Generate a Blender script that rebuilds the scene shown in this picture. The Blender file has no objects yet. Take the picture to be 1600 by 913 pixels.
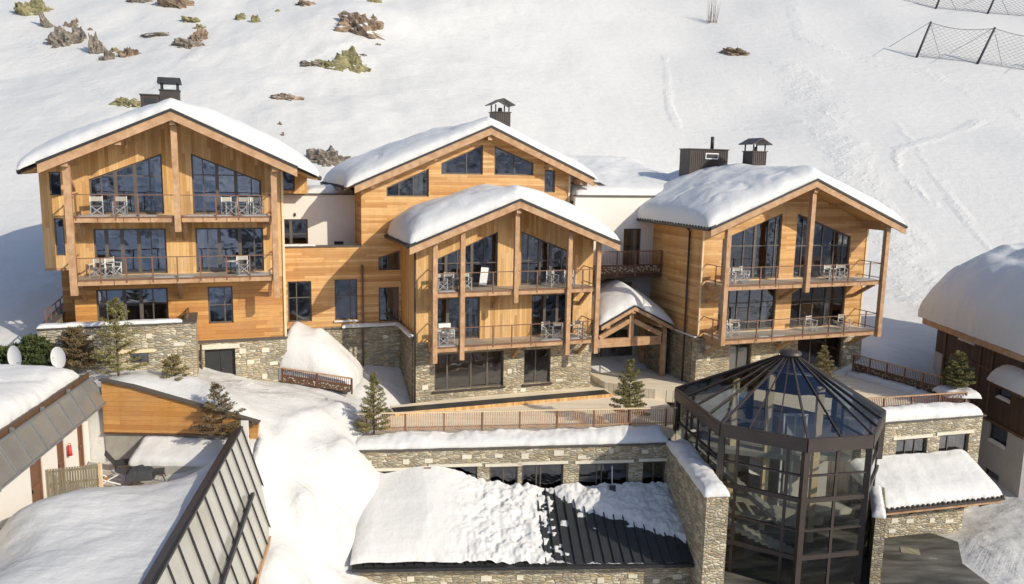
import bpy, math, random
import numpy as np
from mathutils import Vector, Matrix, noise as mn
from mathutils.geometry import tessellate_polygon
random.seed(7)
sc = bpy.context.scene
col = sc.collection
# ------------------------------------------------------------------ camera
F_PX = 1244.0; PITCH = math.radians(9.0); ROLL = math.asin(.0197); CAMZ = 13.8
fw = Vector((0, math.cos(PITCH), -math.sin(PITCH)))
r0 = Vector((1, 0, 0)); u0 = Vector((0, math.sin(PITCH), math.cos(PITCH)))
RR = r0*math.cos(ROLL) + u0*math.sin(ROLL); UU = -r0*math.sin(ROLL) + u0*math.cos(ROLL)
cam = bpy.data.cameras.new('camera'); cam_o = bpy.data.objects.new('camera', cam); col.objects.link(cam_o)
cam.sensor_width = 36; cam.lens = F_PX/1600*36; cam.clip_start = .5; cam.clip_end = 3000
M = Matrix((RR, UU, -fw)).transposed().to_4x4(); M.translation = Vector((0, 0, CAMZ)); cam_o.matrix_world = M
sc.camera = cam_o
# ------------------------------------------------------------------ light
SAZ, SEL = math.radians(56), math.radians(29)
sdir = Vector((math.sin(SAZ)*math.cos(SEL), -math.cos(SAZ)*math.cos(SEL), math.sin(SEL)))
w = bpy.data.worlds.new('World'); sc.world = w; w.use_nodes = True
nt = w.node_tree; bg = nt.nodes['Background']
sky = nt.nodes.new('ShaderNodeTexSky'); sky.sky_type = 'NISHITA'; sky.sun_disc = False
sky.sun_elevation = SEL; sky.sun_rotation = math.radians(180)-SAZ; sky.altitude = 1800; sky.air_density = .8; sky.dust_density = 3.2; sky.ozone_density = .4
nt.links.new(sky.outputs[0], bg.inputs[0]); bg.inputs[1].default_value = .15
sl = bpy.data.lights.new('sun', 'SUN'); sl.energy = 2.6; sl.angle = math.radians(.5); sl.color = (1, .93, .80)
so = bpy.data.objects.new('sun', sl); so.rotation_euler = sdir.to_track_quat('Z', 'Y').to_euler(); col.objects.link(so)
sc.view_settings.view_transform = 'Standard'; sc.view_settings.look = 'None'
sc.view_settings.exposure = .55; sc.view_settings.gamma = 1
sc.cycles.max_bounces = 8; sc.cycles.transparent_max_bounces = 16; sc.cycles.glossy_bounces = 3; sc.cycles.diffuse_bounces = 3
sc.cycles.caustics_reflective = False; sc.cycles.caustics_refractive = False
sc.cycles.sample_clamp_indirect = 4

# ------------------------------------------------------------------ pixel -> world helpers
def ray(px, py):
    return fw + RR*((px-800)/F_PX) - UU*((py-456.5)/F_PX)
def G(px, py, z):
    d = ray(px, py); t = (z-CAMZ)/d.z
    return Vector((d.x*t, d.y*t, z))
def AT(px, py, depth):
    d = ray(px, py); t = depth/d.y
    return Vector((d.x*t, depth, CAMZ+d.z*t))

# ------------------------------------------------------------------ materials
MATS = {}
class N:
    def __init__(s, name):
        s.m = bpy.data.materials.new(name); s.m.use_nodes = True; s.t = s.m.node_tree
        s.b = s.t.nodes['Principled BSDF']; s.o = s.t.nodes['Material Output']; MATS[name] = s.m
    def n(s, ty, ins=None, **kw):
        x = s.t.nodes.new(ty)
        for k, v in kw.items(): setattr(x, k, v)
        for k, v in (ins or {}).items():
            if isinstance(v, bpy.types.NodeSocket): s.t.links.new(v, x.inputs[k])
            else: x.inputs[k].default_value = v
        return x
    def l(s, a, b): s.t.links.new(a, b)
    def math(s, op, a, b=0, c=0):
        x = s.n('ShaderNodeMath', {0: a, 1: b}, operation=op)
        if op in ('COMPARE', 'MULTIPLY_ADD', 'SMOOTH_MIN'):
            if isinstance(c, bpy.types.NodeSocket): s.l(c, x.inputs[2])
            else: x.inputs[2].default_value = c
        return x.outputs[0]
    def mix(s, f, a, b, bt='MIX'):
        x = s.n('ShaderNodeMix', data_type='RGBA', blend_type=bt)
        for i, v in ((0, f), (6, a), (7, b)):
            if isinstance(v, bpy.types.NodeSocket): s.l(v, x.inputs[i])
            else: x.inputs[i].default_value = v if i == 0 else (*v, 1)
        return x.outputs[2]
    def ramp(s, f, st, interp='LINEAR'):
        x = s.n('ShaderNodeValToRGB', {0: f}); cr = x.color_ramp; cr.interpolation = interp
        while len(cr.elements) < len(st): cr.elements.new(.5)
        for e, (p, c) in zip(cr.elements, st): e.position = p; e.color = (*c, 1) if len(c) == 3 else c
        return x.outputs[0]
    def noise(s, vec, scale, det=3, rough=.5, **k):
        return s.n('ShaderNodeTexNoise', {'Vector': vec, 'Scale': scale, 'Detail': det, 'Roughness': rough}, **k).outputs[0]
    def bump(s, h, st, dist=.02, normal=None):
        x = s.n('ShaderNodeBump', {'Height': h, 'Strength': st, 'Distance': dist})
        if normal: s.l(normal, x.inputs['Normal'])
        return x.outputs[0]
    def fin(s, colr=None, rough=.6, normal=None, metal=0, spec=None):
        if colr is not None:
            if isinstance(colr, bpy.types.NodeSocket): s.l(colr, s.b.inputs['Base Color'])
            else: s.b.inputs['Base Color'].default_value = (*colr, 1)
        if isinstance(rough, bpy.types.NodeSocket): s.l(rough, s.b.inputs['Roughness'])
        else: s.b.inputs['Roughness'].default_value = rough
        s.b.inputs['Metallic'].default_value = metal
        if spec is not None: s.b.inputs['Specular IOR Level'].default_value = spec
        if normal: s.l(normal, s.b.inputs['Normal'])
        return s.m
def planks(name, c1, c2, c3, width, axis, gap=.035, var=1.0, rough=.65, age=.24):
    s = N(name); tc = s.n('ShaderNodeTexCoord').outputs['Object']
    sp = s.n('ShaderNodeSeparateXYZ', {0: tc})
    X = s.math('ADD', sp.outputs[0], sp.outputs[1])
    if axis == 'v': a, b = X, sp.outputs[2]
    elif axis == 'h': a, b = sp.outputs[2], X
    elif axis == 'x': a, b = sp.outputs[1], sp.outputs[0]
    a = s.math('DIVIDE', a, width); idx = s.math('FLOOR', a); fr = s.math('FRACT', a)
    wn = s.n('ShaderNodeTexWhiteNoise', {'W': idx}, noise_dimensions='1D')
    # board butt joints
    off = s.math('MULTIPLY', wn.outputs[0], 7.0)
    bl = s.math('FLOOR', s.math('DIVIDE', s.math('ADD', b, off), 3.2))
    wn2 = s.n('ShaderNodeTexWhiteNoise', {'Vector': s.n('ShaderNodeCombineXYZ', {0: idx, 1: bl}).outputs[0]}, noise_dimensions='3D')
    gv = s.n('ShaderNodeCombineXYZ', {0: s.math('MULTIPLY', a, 1.6), 1: s.math('MULTIPLY', b, .55), 2: s.math('MULTIPLY', wn2.outputs[0], 40)}).outputs[0]
    gr = s.noise(gv, 3.2, 5, .65)
    big = s.noise(tc, .45, 3, .6)
    c = s.ramp(wn2.outputs[0], [(0, c1), (.5, c2), (1, c3)])
    c = s.mix(s.ramp(gr, [(.3, (0, 0, 0)), (.75, (1, 1, 1))]), s.mix(.5*var, c, tuple(x*.62 for x in c1), 'MIX'), c)
    gy = sum(c2)/3
    c = s.mix(s.ramp(big, [(.38, (0, 0, 0)), (.68, (age, age, age))]), c, (gy*1.0, gy*.80, gy*.58))
    str_ = s.noise(s.n('ShaderNodeCombineXYZ', {0: s.math('MULTIPLY', sp.outputs[0], 1.0), 1: s.math('MULTIPLY', sp.outputs[1], 1.0), 2: s.math('MULTIPLY', sp.outputs[2], .22)}).outputs[0], 2.2, 5, .7)
    c = s.mix(s.ramp(str_, [(.5, (0, 0, 0)), (.72, (age, age, age))]), c, tuple(x*.5 for x in c1))
    kn = s.n('ShaderNodeTexVoronoi', {'Vector': s.n('ShaderNodeCombineXYZ', {0: s.math('MULTIPLY', a, .7), 1: b, 2: 0.}).outputs[0], 'Scale': 1.9}).outputs[0]
    c = s.mix(s.ramp(kn, [(.035, (.75, .75, .75)), (.075, (0, 0, 0))]), c, tuple(x*.3 for x in c1))
    g = s.math('LESS_THAN', fr, gap)
    c = s.mix(s.math('MULTIPLY', g, .75), c, tuple(x*.18 for x in c1))
    hgt = s.math('SUBTRACT', s.math('MULTIPLY', gr, .4), g)
    return s.fin(c, rough, s.bump(hgt, .5, .012), spec=.3)
planks('wood_v', (.54, .275, .082), (.78, .45, .158), (.92, .60, .265), .15, 'v')
planks('wood_h', (.56, .27, .085), (.79, .44, .155), (.92, .58, .25), .15, 'h')
planks('wood_red', (.50, .20, .045), (.70, .34, .09), (.80, .43, .13), .21, 'h')
planks('wood_deck', (.84, .69, .48), (.90, .78, .58), (.93, .84, .67), .14, 'x', gap=.06, var=.35, age=.1)
planks('wood_dark', (.075, .043, .026), (.10, .056, .033), (.135, .077, .047), .12, 'v')
planks('wood_grey', (.28, .24, .16), (.36, .31, .21), (.42, .37, .26), .11, 'v')
def beammat(name, c1, c2):
    s = N(name); tc = s.n('ShaderNodeTexCoord').outputs['Object']
    a = s.noise(s.n('ShaderNodeMapping', {0: tc, 3: (1, 6, 1.0)}).outputs[0], 2.5, 5, .65)
    b = s.noise(tc, 9, 4, .7)
    return s.fin(s.mix(s.ramp(a, [(.3, (0, 0, 0)), (.7, (1, 1, 1))]), c1, c2), .7, s.bump(b, .3, .01), spec=.25)
beammat('beam', (.36, .20, .10), (.58, .37, .21))
beammat('beam_dark', (.10, .055, .03), (.16, .09, .05))
beammat('beam_light', (.70, .52, .30), (.84, .67, .44))
def plain(name, c, rough=.6, metal=0, nscale=12, amp=.25, bump=.15, spec=None):
    s = N(name); tc = s.n('ShaderNodeTexCoord').outputs['Object']
    a = s.noise(tc, nscale, 5, .6); b = s.noise(tc, nscale*.13, 3, .6)
    f = s.math('ADD', s.math('MULTIPLY', a, .5), s.math('MULTIPLY', b, .5))
    return s.fin(s.mix(s.ramp(f, [(.3, (0, 0, 0)), (.7, (1, 1, 1))]), tuple(x*(1-amp) for x in c), tuple(min(.95, x*(1+amp*.6)) for x in c)), rough, s.bump(a, bump, .01) if bump else None, metal, spec)
plain('metal_brown', (.075, .058, .049), .45, .3)
plain('metal_dark', (.045, .045, .045), .5, .4)
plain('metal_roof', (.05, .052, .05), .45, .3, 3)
plain('tile', (.06, .048, .04), .7)
plain('frame', (.12, .10, .08), .5)
plain('rail', (.24, .12, .07), .5, .2)
plain('metal_grey', (.30, .30, .29), .5, .5)
plain('rail_dark', (.14, .085, .055), .6)
plain('rust', (.16, .065, .035), .7, .1)
plain('plaster', (.80, .74, .65), .85, 0, 20, .05)
plain('plaster_grey', (.44, .41, .38), .9, 0, 6, .15, .4)
plain('concrete', (.42, .39, .33), .9, 0, 2.5, .3, .3)
plain('stone_pale', (.70, .64, .50), .8, 0, 4, .2)
plain('capping', (.10, .085, .07), .6)
plain('white_paint', (.82, .80, .76), .5, 0, 8, .05, 0)
plain('canvas', (.50, .46, .38), .9)
plain('rattan', (.16, .12, .085), .8, 0, 60, .4, .6)
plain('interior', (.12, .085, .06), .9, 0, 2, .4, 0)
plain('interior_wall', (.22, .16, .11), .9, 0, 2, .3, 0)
plain('curtain', (.62, .60, .55), .9, 0, 3, .1, 0)
plain('bark', (.13, .10, .07), .9, 0, 25, .4, .6)
plain('twig', (.20, .15, .10), .9)
plain('net', (.16, .14, .12), .8)
plain('pole', (.05, .045, .045), .6)
plain('red', (.6, .05, .05), .6)
plain('orange_cloth', (.65, .33, .10), .8)
plain('black_cloth', (.05, .05, .052), .85, 0, 30, .4, .5)
plain('screen_glass', (.20, .19, .165), .22, .0, 1.2, .25, 0, .6)
plain('lino', (.20, .20, .19), .6)
def foliage(name, c1, c2):
    s = N(name); tc = s.n('ShaderNodeTexCoord').outputs['Object']
    a = s.noise(tc, 3.5, 4, .6)
    m = s.fin(s.mix(s.ramp(a, [(.35, (0, 0, 0)), (.65, (1, 1, 1))]), c1, c2), .75, spec=.2); return m
foliage('needles', (.15, .145, .045), (.32, .27, .11))
foliage('needles_dark', (.045, .07, .022), (.12, .135, .05))
foliage('needles_brown', (.14, .105, .05), (.24, .17, .09))
foliage('needles_pale', (.22, .18, .08), (.34, .27, .13))

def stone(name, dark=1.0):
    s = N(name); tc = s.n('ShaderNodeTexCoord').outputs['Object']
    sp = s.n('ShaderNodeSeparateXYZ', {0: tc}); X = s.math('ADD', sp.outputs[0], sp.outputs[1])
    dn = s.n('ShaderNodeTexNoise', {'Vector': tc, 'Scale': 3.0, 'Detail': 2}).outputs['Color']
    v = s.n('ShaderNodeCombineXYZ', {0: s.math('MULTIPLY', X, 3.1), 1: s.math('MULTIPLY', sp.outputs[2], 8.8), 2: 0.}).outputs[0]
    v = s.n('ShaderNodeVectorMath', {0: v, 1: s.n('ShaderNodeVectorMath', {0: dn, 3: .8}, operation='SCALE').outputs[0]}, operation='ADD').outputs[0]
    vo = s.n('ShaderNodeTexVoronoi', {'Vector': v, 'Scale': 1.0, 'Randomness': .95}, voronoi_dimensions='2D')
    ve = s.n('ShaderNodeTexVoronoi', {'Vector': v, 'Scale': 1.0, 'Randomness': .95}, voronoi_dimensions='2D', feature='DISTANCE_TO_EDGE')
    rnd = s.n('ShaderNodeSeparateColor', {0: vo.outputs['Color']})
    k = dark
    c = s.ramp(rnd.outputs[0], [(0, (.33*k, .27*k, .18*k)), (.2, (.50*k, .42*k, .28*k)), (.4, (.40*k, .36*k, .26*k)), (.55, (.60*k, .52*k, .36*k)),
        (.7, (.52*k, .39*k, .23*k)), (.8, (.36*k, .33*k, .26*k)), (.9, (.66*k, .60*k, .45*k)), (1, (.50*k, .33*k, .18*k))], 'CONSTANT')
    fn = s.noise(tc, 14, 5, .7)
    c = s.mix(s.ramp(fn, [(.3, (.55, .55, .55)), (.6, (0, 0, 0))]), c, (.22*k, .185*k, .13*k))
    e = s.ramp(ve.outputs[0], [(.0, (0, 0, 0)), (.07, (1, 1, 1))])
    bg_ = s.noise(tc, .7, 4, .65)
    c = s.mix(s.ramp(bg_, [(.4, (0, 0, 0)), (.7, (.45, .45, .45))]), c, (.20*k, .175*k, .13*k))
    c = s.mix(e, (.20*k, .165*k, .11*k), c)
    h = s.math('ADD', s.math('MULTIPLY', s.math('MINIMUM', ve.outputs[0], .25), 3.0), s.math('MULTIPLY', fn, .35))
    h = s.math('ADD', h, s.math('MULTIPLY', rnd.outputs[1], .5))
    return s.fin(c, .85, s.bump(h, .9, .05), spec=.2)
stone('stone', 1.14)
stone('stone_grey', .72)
def rockmat(name, a, b, cc):
    s = N(name); tc = s.n('ShaderNodeTexCoord').outputs['Object']
    n1 = s.noise(tc, 1.6, 8, .7); n2 = s.noise(s.n('ShaderNodeMapping', {0: tc, 3: (1, 1, 4)}).outputs[0], 2.5, 6, .7)
    c = s.mix(s.ramp(n1, [(.35, (0, 0, 0)), (.6, (1, 1, 1))]), a, b)
    c = s.mix(s.ramp(n2, [(.55, (0, 0, 0)), (.72, (1, 1, 1))]), c, cc)
    return s.fin(c, .9, s.bump(n2, .8, .15), spec=.15)
rockmat('rock_grey', (.07, .06, .05), (.32, .27, .21), (.62, .56, .46))
rockmat('rock_green', (.12, .11, .045), (.36, .32, .17), (.56, .50, .33))
rockmat('rock_brown', (.09, .06, .04), (.36, .26, .18), (.54, .45, .34))
def snowmat(name, track=False, rough_amp=.3, base=(.675, .660, .616)):
    s = N(name); tc = s.n('ShaderNodeNewGeometry').outputs['Position']
    a = s.noise(tc, .9, 5, .55); b = s.noise(tc, 6, 5, .6)
    d = s.noise(s.n('ShaderNodeMapping', {0: tc, 2: (0, 0, .5), 3: (.35, 1.6, 1)}).outputs[0], 1.0, 6, .6)
    h = s.math('ADD', s.math('MULTIPLY', a, .6), s.math('MULTIPLY', b, .16)); h = s.math('ADD', h, s.math('MULTIPLY', d, .5))
    nrm = s.bump(h, rough_amp, .35)
    c = base
    if track:
        at = s.n('ShaderNodeAttribute', attribute_name='track').outputs['Fac']
        at2 = s.n('ShaderNodeAttribute', attribute_name='trackuv').outputs['Vector']
        vo = s.n('ShaderNodeTexVoronoi', {'Vector': tc, 'Scale': 1.5}).outputs[0]
        n2 = s.noise(tc, 1.3, 6, .75)
        wv = s.noise(s.n('ShaderNodeMapping', {0: at2, 3: (1.6, .05, 0)}).outputs[0], 1.0, 4, .7)
        h2 = s.math('ADD', s.math('MULTIPLY', s.math('SUBTRACT', 1., s.ramp(vo, [(.1, (0, 0, 0)), (.35, (1, 1, 1))])), .8), s.math('MULTIPLY', n2, 1.5))
        h2 = s.math('ADD', h2, s.math('MULTIPLY', wv, 1.8))
        h2 = s.math('MULTIPLY', h2, at)
        nrm = s.bump(h2, .34, .3, nrm)
    return s.fin(c, .55, nrm, spec=.25)
snowmat('snow', False, .36, (.70, .685, .64)); snowmat('snow_slope', True, .44, (.655, .64, .595)); snowmat('snow_smooth', False, .34, (.70, .685, .64))
def lumpsnow():
    s = N('snow_lumps'); tc = s.n('ShaderNodeNewGeometry').outputs['Position']
    v = s.n('ShaderNodeTexVoronoi', {'Vector': tc, 'Scale': 4.5}).outputs[0]; n = s.noise(tc, 5, 5, .7)
    h = s.math('ADD', s.math('MULTIPLY', v, -1.), n)
    return s.fin((.87, .86, .845), .6, s.bump(h, .8, .14), spec=.2)
lumpsnow()
def asphalt():
    s = N('asphalt'); tc = s.n('ShaderNodeNewGeometry').outputs['Position']
    a = s.noise(tc, 30, 4, .7); b = s.noise(s.n('ShaderNodeMapping', {0: tc, 2: (0, 0, -.6), 3: (.35, 1.5, 1)}).outputs[0], .9, 5, .6)
    c = s.mix(s.ramp(b, [(.4, (0, 0, 0)), (.62, (1, 1, 1))]), (.045, .042, .035), (.15, .14, .115))
    c = s.mix(s.ramp(b, [(.64, (0, 0, 0)), (.72, (.8, .8, .8))]), c, (.55, .54, .5))
    return s.fin(c, s.ramp(b, [(.3, (.35, .35, .35)), (.6, (.8, .8, .8))]), s.bump(a, .4, .01))
asphalt()
def wetwood():
    s = N('trodden_snow'); tc = s.n('ShaderNodeNewGeometry').outputs['Position']
    b = s.noise(s.n('ShaderNodeMapping', {0: tc, 2: (0, 0, .5), 3: (.7, 1.5, 1)}).outputs[0], 1.2, 6, .6); a = s.noise(tc, 3, 6, .7)
    c = s.mix(s.ramp(b, [(.42, (0, 0, 0)), (.66, (1, 1, 1))]), (.66, .64, .60), (.46, .38, .28))
    return s.fin(c, .6, s.bump(a, .6, .2))
wetwood()
def glassmat(name, refl, tint, rough=.0, rcol=(1, 1, 1), wob=.0, fk=1.3):
    s = N(name); s.t.nodes.remove(s.b)
    tc = s.n('ShaderNodeTexCoord').outputs['Object']
    tr = s.n('ShaderNodeBsdfTransparent', {0: (*tint, 1)})
    gl = s.n('ShaderNodeBsdfGlossy', {0: (*rcol, 1), 'Roughness': rough})
    if wob:
        s.l(s.bump(s.noise(tc, .8, 2, .5), wob, .05), gl.inputs['Normal'])
    fr = s.n('ShaderNodeFresnel', {0: 1.5}).outputs[0]
    f = s.math('MINIMUM', s.math('ADD', s.math('MULTIPLY', fr, fk), refl), 1.0)
    mx = s.n('ShaderNodeMixShader', {0: f, 1: tr.outputs[0], 2: gl.outputs[0]})
    s.l(mx.outputs[0], s.o.inputs[0]); return s.m
glassmat('glass', .22, (.58, .59, .58), .01, (.82, .88, 1), .4)
glassmat('glass_dark', .10, (.66, .66, .63), .01, (.88, .9, .95), .4)
glassmat('glass_clear', .0, (.95, .96, .955), .0, (.8, .8, .8), 0, .7)
glassmat('glass_roof', .07, (.68, .72, .74), .01, (.7, .82, .95), .12, 1.0)
glassmat('glass_tower', .0, (.70, .72, .68), .01, (.8, .85, .9), .12, .8)
def greenhouse():
    s = N('glazing_pale'); tc = s.n('ShaderNodeTexCoord').outputs['Object']
    a = s.noise(tc, .8, 4, .6)
    return s.fin(s.mix(a, (.33, .31, .26), (.47, .45, .38)), .12, None, 0, .8)
greenhouse()
def valley():
    s = N('valley_side'); tc = s.n('ShaderNodeNewGeometry').outputs['Position']
    a = s.noise(tc, .014, 6, .6); b = s.noise(s.n('ShaderNodeMapping', {0: tc, 3: (1, 1, .4)}).outputs[0], .045, 6, .6)
    f = s.math('ADD', s.math('MULTIPLY', a, .55), s.math('MULTIPLY', b, .45))
    c = s.mix(s.ramp(f, [(.49, (0, 0, 0)), (.56, (1, 1, 1))]), (.85, .85, .85), (.035, .042, .05))
    return s.fin(c, .9, s.bump(f, 1, 8))
valley()

# ------------------------------------------------------------------ object helpers
def tag(o, label=None, cat=None, group=None, kind=None):
    if label: o['label'] = label
    if cat: o['category'] = cat
    if group: o['group'] = group
    if kind: o['kind'] = kind
    return o
def empty(name, loc=(0, 0, 0), rz=0, label=None, cat=None, group=None):
    o = bpy.data.objects.new(name, None); col.objects.link(o); o.location = loc; o.rotation_euler = (0, 0, rz); o.empty_display_size = .2
    return tag(o, label, cat, group)
def clone(o, parent=None):
    c = o.copy(); col.objects.link(c)
    if parent is not None: c.parent = parent
    for ch in o.children: clone(ch, c)
    return c
class MB:
    def __init__(s): s.v = []; s.f = []; s.m = []; s.mi = 0; s.sm = []
    def add(s, vs, fs, smooth=False):
        k = len(s.v); s.v += [tuple(p) for p in vs]
        for f in fs: s.f.append(tuple(i+k for i in f)); s.m.append(s.mi); s.sm.append(smooth)
    def box(s, x0, x1, y0, y1, z0, z1):
        s.add([(x0, y0, z0), (x1, y0, z0), (x1, y1, z0), (x0, y1, z0), (x0, y0, z1), (x1, y0, z1), (x1, y1, z1), (x0, y1, z1)],
              [(0, 3, 2, 1), (4, 5, 6, 7), (0, 1, 5, 4), (1, 2, 6, 5), (2, 3, 7, 6), (3, 0, 4, 7)]); return s
    def prism(s, poly, a, b, axis='y'):      # poly in (x,z) extruded along y; or (x,y) along z
        n = len(poly)
        if axis == 'y': vs = [(p[0], a, p[1]) for p in poly]+[(p[0], b, p[1]) for p in poly]
        elif axis == 'x': vs = [(a, p[0], p[1]) for p in poly]+[(b, p[0], p[1]) for p in poly]
        else: vs = [(p[0], p[1], a) for p in poly]+[(p[0], p[1], b) for p in poly]
        s.add(vs, [tuple(range(n)), tuple(range(2*n-1, n-1, -1))]+[(i, i+n, (i+1) % n+n, (i+1) % n) for i in range(n)]); return s
    def beam(s, p, q, w, h, up=(0, 0, 1)):
        p = Vector(p); q = Vector(q); d = (q-p).normalized(); up = Vector(up)
        if abs(d.dot(up)) > .98: up = Vector((0, 1, 0))
        a = d.cross(up).normalized()*w/2; b = a.cross(d).normalized()*h/2
        vs = [p-a-b, p+a-b, p+a+b, p-a+b, q-a-b, q+a-b, q+a+b, q-a+b]
        s.add(vs, [(0, 1, 2, 3), (7, 6, 5, 4), (0, 4, 5, 1), (1, 5, 6, 2), (2, 6, 7, 3), (3, 7, 4, 0)]); return s
    def tube(s, pts, r, n=6, r2=None):
        pts = [Vector(p) for p in pts]; vs = []; fs = []
        for i, p in enumerate(pts):
            d = (pts[min(i+1, len(pts)-1)]-pts[max(i-1, 0)]).normalized()
            up = Vector((0, 0, 1)) if abs(d.z) < .9 else Vector((1, 0, 0))
            a = d.cross(up).normalized(); b = a.cross(d)
            rr = r if r2 is None else r+(r2-r)*i/(len(pts)-1)
            for k in range(n):
                t = 2*math.pi*k/n; vs.append(p+a*rr*math.cos(t)+b*rr*math.sin(t))
        for i in range(len(pts)-1):
            for k in range(n): fs.append((i*n+k, i*n+(k+1) % n, (i+1)*n+(k+1) % n, (i+1)*n+k))
        fs.append(tuple(range(n))[::-1]); fs.append(tuple((len(pts)-1)*n+k for k in range(n)))
        s.add(vs, fs, n > 5); return s
    def build(s, name, mats, parent=None, label=None):
        me = bpy.data.meshes.new(name); me.from_pydata(s.v, [], s.f)
        if isinstance(mats, str): mats = [mats]
        for m in mats: me.materials.append(MATS[m])
        me.polygons.foreach_set('material_index', s.m); me.polygons.foreach_set('use_smooth', s.sm)
        me.validate(); me.update()
        o = bpy.data.objects.new(name, me); col.objects.link(o)
        if parent is not None: o.parent = parent
        if label: o['label'] = label
        return o
def box(name, mat, parent, *a, label=None): return MB().box(*a).build(name, mat, parent, label)
def pane(mb, poly, y):
    mb.add([(p[0], y, p[1]) for p in poly], [tuple(range(len(poly)))])
def wall(name, mat, parent, outer, holes=(), y=0, t=.3, axis='y', blocks=None):
    mb = MB(); loops = [outer]+list(holes)
    P = (lambda a, yy, z: (a, yy, z)) if axis == 'y' else (lambda a, yy, z: (yy, a, z))
    flat = [p for L in loops for p in L]
    tris = tessellate_polygon([[Vector((p[0], p[1], 0)) for p in L] for L in loops])
    n = len(flat)
    mb.add([P(p[0], y, p[1]) for p in flat]+[P(p[0], y+t, p[1]) for p in flat],
           [tuple(t_) for t_ in tris]+[(a+n, c+n, b+n) for a, b, c in tris])
    k = 0
    for L in loops:
        m = len(L); vs = [P(p[0], y, p[1]) for p in L]+[P(p[0], y+t, p[1]) for p in L]
        mb.add(vs, [(i, (i+1) % m, (i+1) % m+m, i+m) for i in range(m)])
    mats = [mat]
    if blocks:
        mats.append('stone_pale'); mb.mi = 1
        for (a, z, ww, hh) in blocks:
            if axis == 'y': mb.box(a, a+ww, y-.03, y+.05, z, z+hh)
            else: mb.box(y-.03, y+.05, a, a+ww, z, z+hh)
    return mb.build(name, mats, parent)
def rect(u0, u1, z0, z1): return [(u0, z0), (u1, z0), (u1, z1), (u0, z1)]
def zspan(poly, u):
    zs = []
    for i in range(len(poly)):
        a, b = poly[i], poly[(i+1) % len(poly)]
        if (a[0]-u)*(b[0]-u) <= 0 and a[0] != b[0]: zs.append(a[1]+(b[1]-a[1])*(u-a[0])/(b[0]-a[0]))
    return (min(zs), max(zs)) if zs else (0, 0)
def uspan(poly, z):
    us = []
    for i in range(len(poly)):
        a, b = poly[i], poly[(i+1) % len(poly)]
        if (a[1]-z)*(b[1]-z) <= 0 and a[1] != b[1]: us.append(a[0]+(b[0]-a[0])*(z-a[1])/(b[1]-a[1]))
    return (min(us), max(us)) if us else (0, 0)
GL = ['glass']
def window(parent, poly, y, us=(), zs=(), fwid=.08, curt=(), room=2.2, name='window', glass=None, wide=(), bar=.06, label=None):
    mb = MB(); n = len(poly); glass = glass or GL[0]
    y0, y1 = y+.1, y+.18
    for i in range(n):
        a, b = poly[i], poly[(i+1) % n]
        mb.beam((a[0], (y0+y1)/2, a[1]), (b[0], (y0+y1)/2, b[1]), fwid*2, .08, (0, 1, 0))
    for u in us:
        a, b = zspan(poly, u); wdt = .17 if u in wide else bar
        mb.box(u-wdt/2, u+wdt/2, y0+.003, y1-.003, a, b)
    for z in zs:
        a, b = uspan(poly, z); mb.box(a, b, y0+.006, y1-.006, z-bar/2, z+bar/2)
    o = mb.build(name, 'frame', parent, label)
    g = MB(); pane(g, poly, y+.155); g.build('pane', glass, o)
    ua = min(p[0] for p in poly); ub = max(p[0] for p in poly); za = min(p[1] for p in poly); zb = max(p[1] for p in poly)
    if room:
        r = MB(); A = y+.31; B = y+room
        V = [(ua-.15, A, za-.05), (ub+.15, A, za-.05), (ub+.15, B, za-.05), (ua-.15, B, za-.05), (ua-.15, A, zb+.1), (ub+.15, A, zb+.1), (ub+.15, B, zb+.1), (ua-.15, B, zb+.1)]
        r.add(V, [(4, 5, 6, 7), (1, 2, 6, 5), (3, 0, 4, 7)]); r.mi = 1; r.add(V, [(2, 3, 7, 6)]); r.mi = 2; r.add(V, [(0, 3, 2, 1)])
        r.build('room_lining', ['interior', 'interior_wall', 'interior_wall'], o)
    for (ca, cb) in curt:
        c = MB(); k = 14; vs = []
        for i in range(k+1):
            u = ca+(cb-ca)*i/k; zt = min(zspan(poly, min(max(u, ua+.01), ub-.01))[1]-.03, zb)
            yy = y+.25+.03*math.sin(i*2.1)
            vs += [(u, yy, za+.02), (u, yy, zt)]
        c.add(vs, [(2*i, 2*i+2, 2*i+3, 2*i+1) for i in range(k)], True); c.build('curtain', 'curtain', o)
    return o

# ------------------------------------------------------------------ noise / snow helpers
def vnoise(x, y, seed=0):
    xi = np.floor(x).astype(np.int64); yi = np.floor(y).astype(np.int64); xf = x-xi; yf = y-yi
    xf = xf*xf*xf*(xf*(xf*6-15)+10); yf = yf*yf*yf*(yf*(yf*6-15)+10)
    def h(a, b):
        n = (a*374761393+b*668265263+seed*982451653) & 0xffffffff
        n = ((n ^ (n >> 13))*1274126177) & 0xffffffff
        return ((n ^ (n >> 16)) & 0xffff)/65535.0
    return (h(xi, yi)*(1-xf)+h(xi+1, yi)*xf)*(1-yf)+(h(xi, yi+1)*(1-xf)+h(xi+1, yi+1)*xf)*yf
def fbm(x, y, sc_=1, oct_=4, seed=0, gain=.5):
    t = 0; a = 1; s = 0
    for i in range(oct_):
        t = t+a*vnoise(x/sc_+17*i, y/sc_-31*i, seed+i); s += a; a *= gain; sc_ = sc_/2
    return t/s-.5
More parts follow.
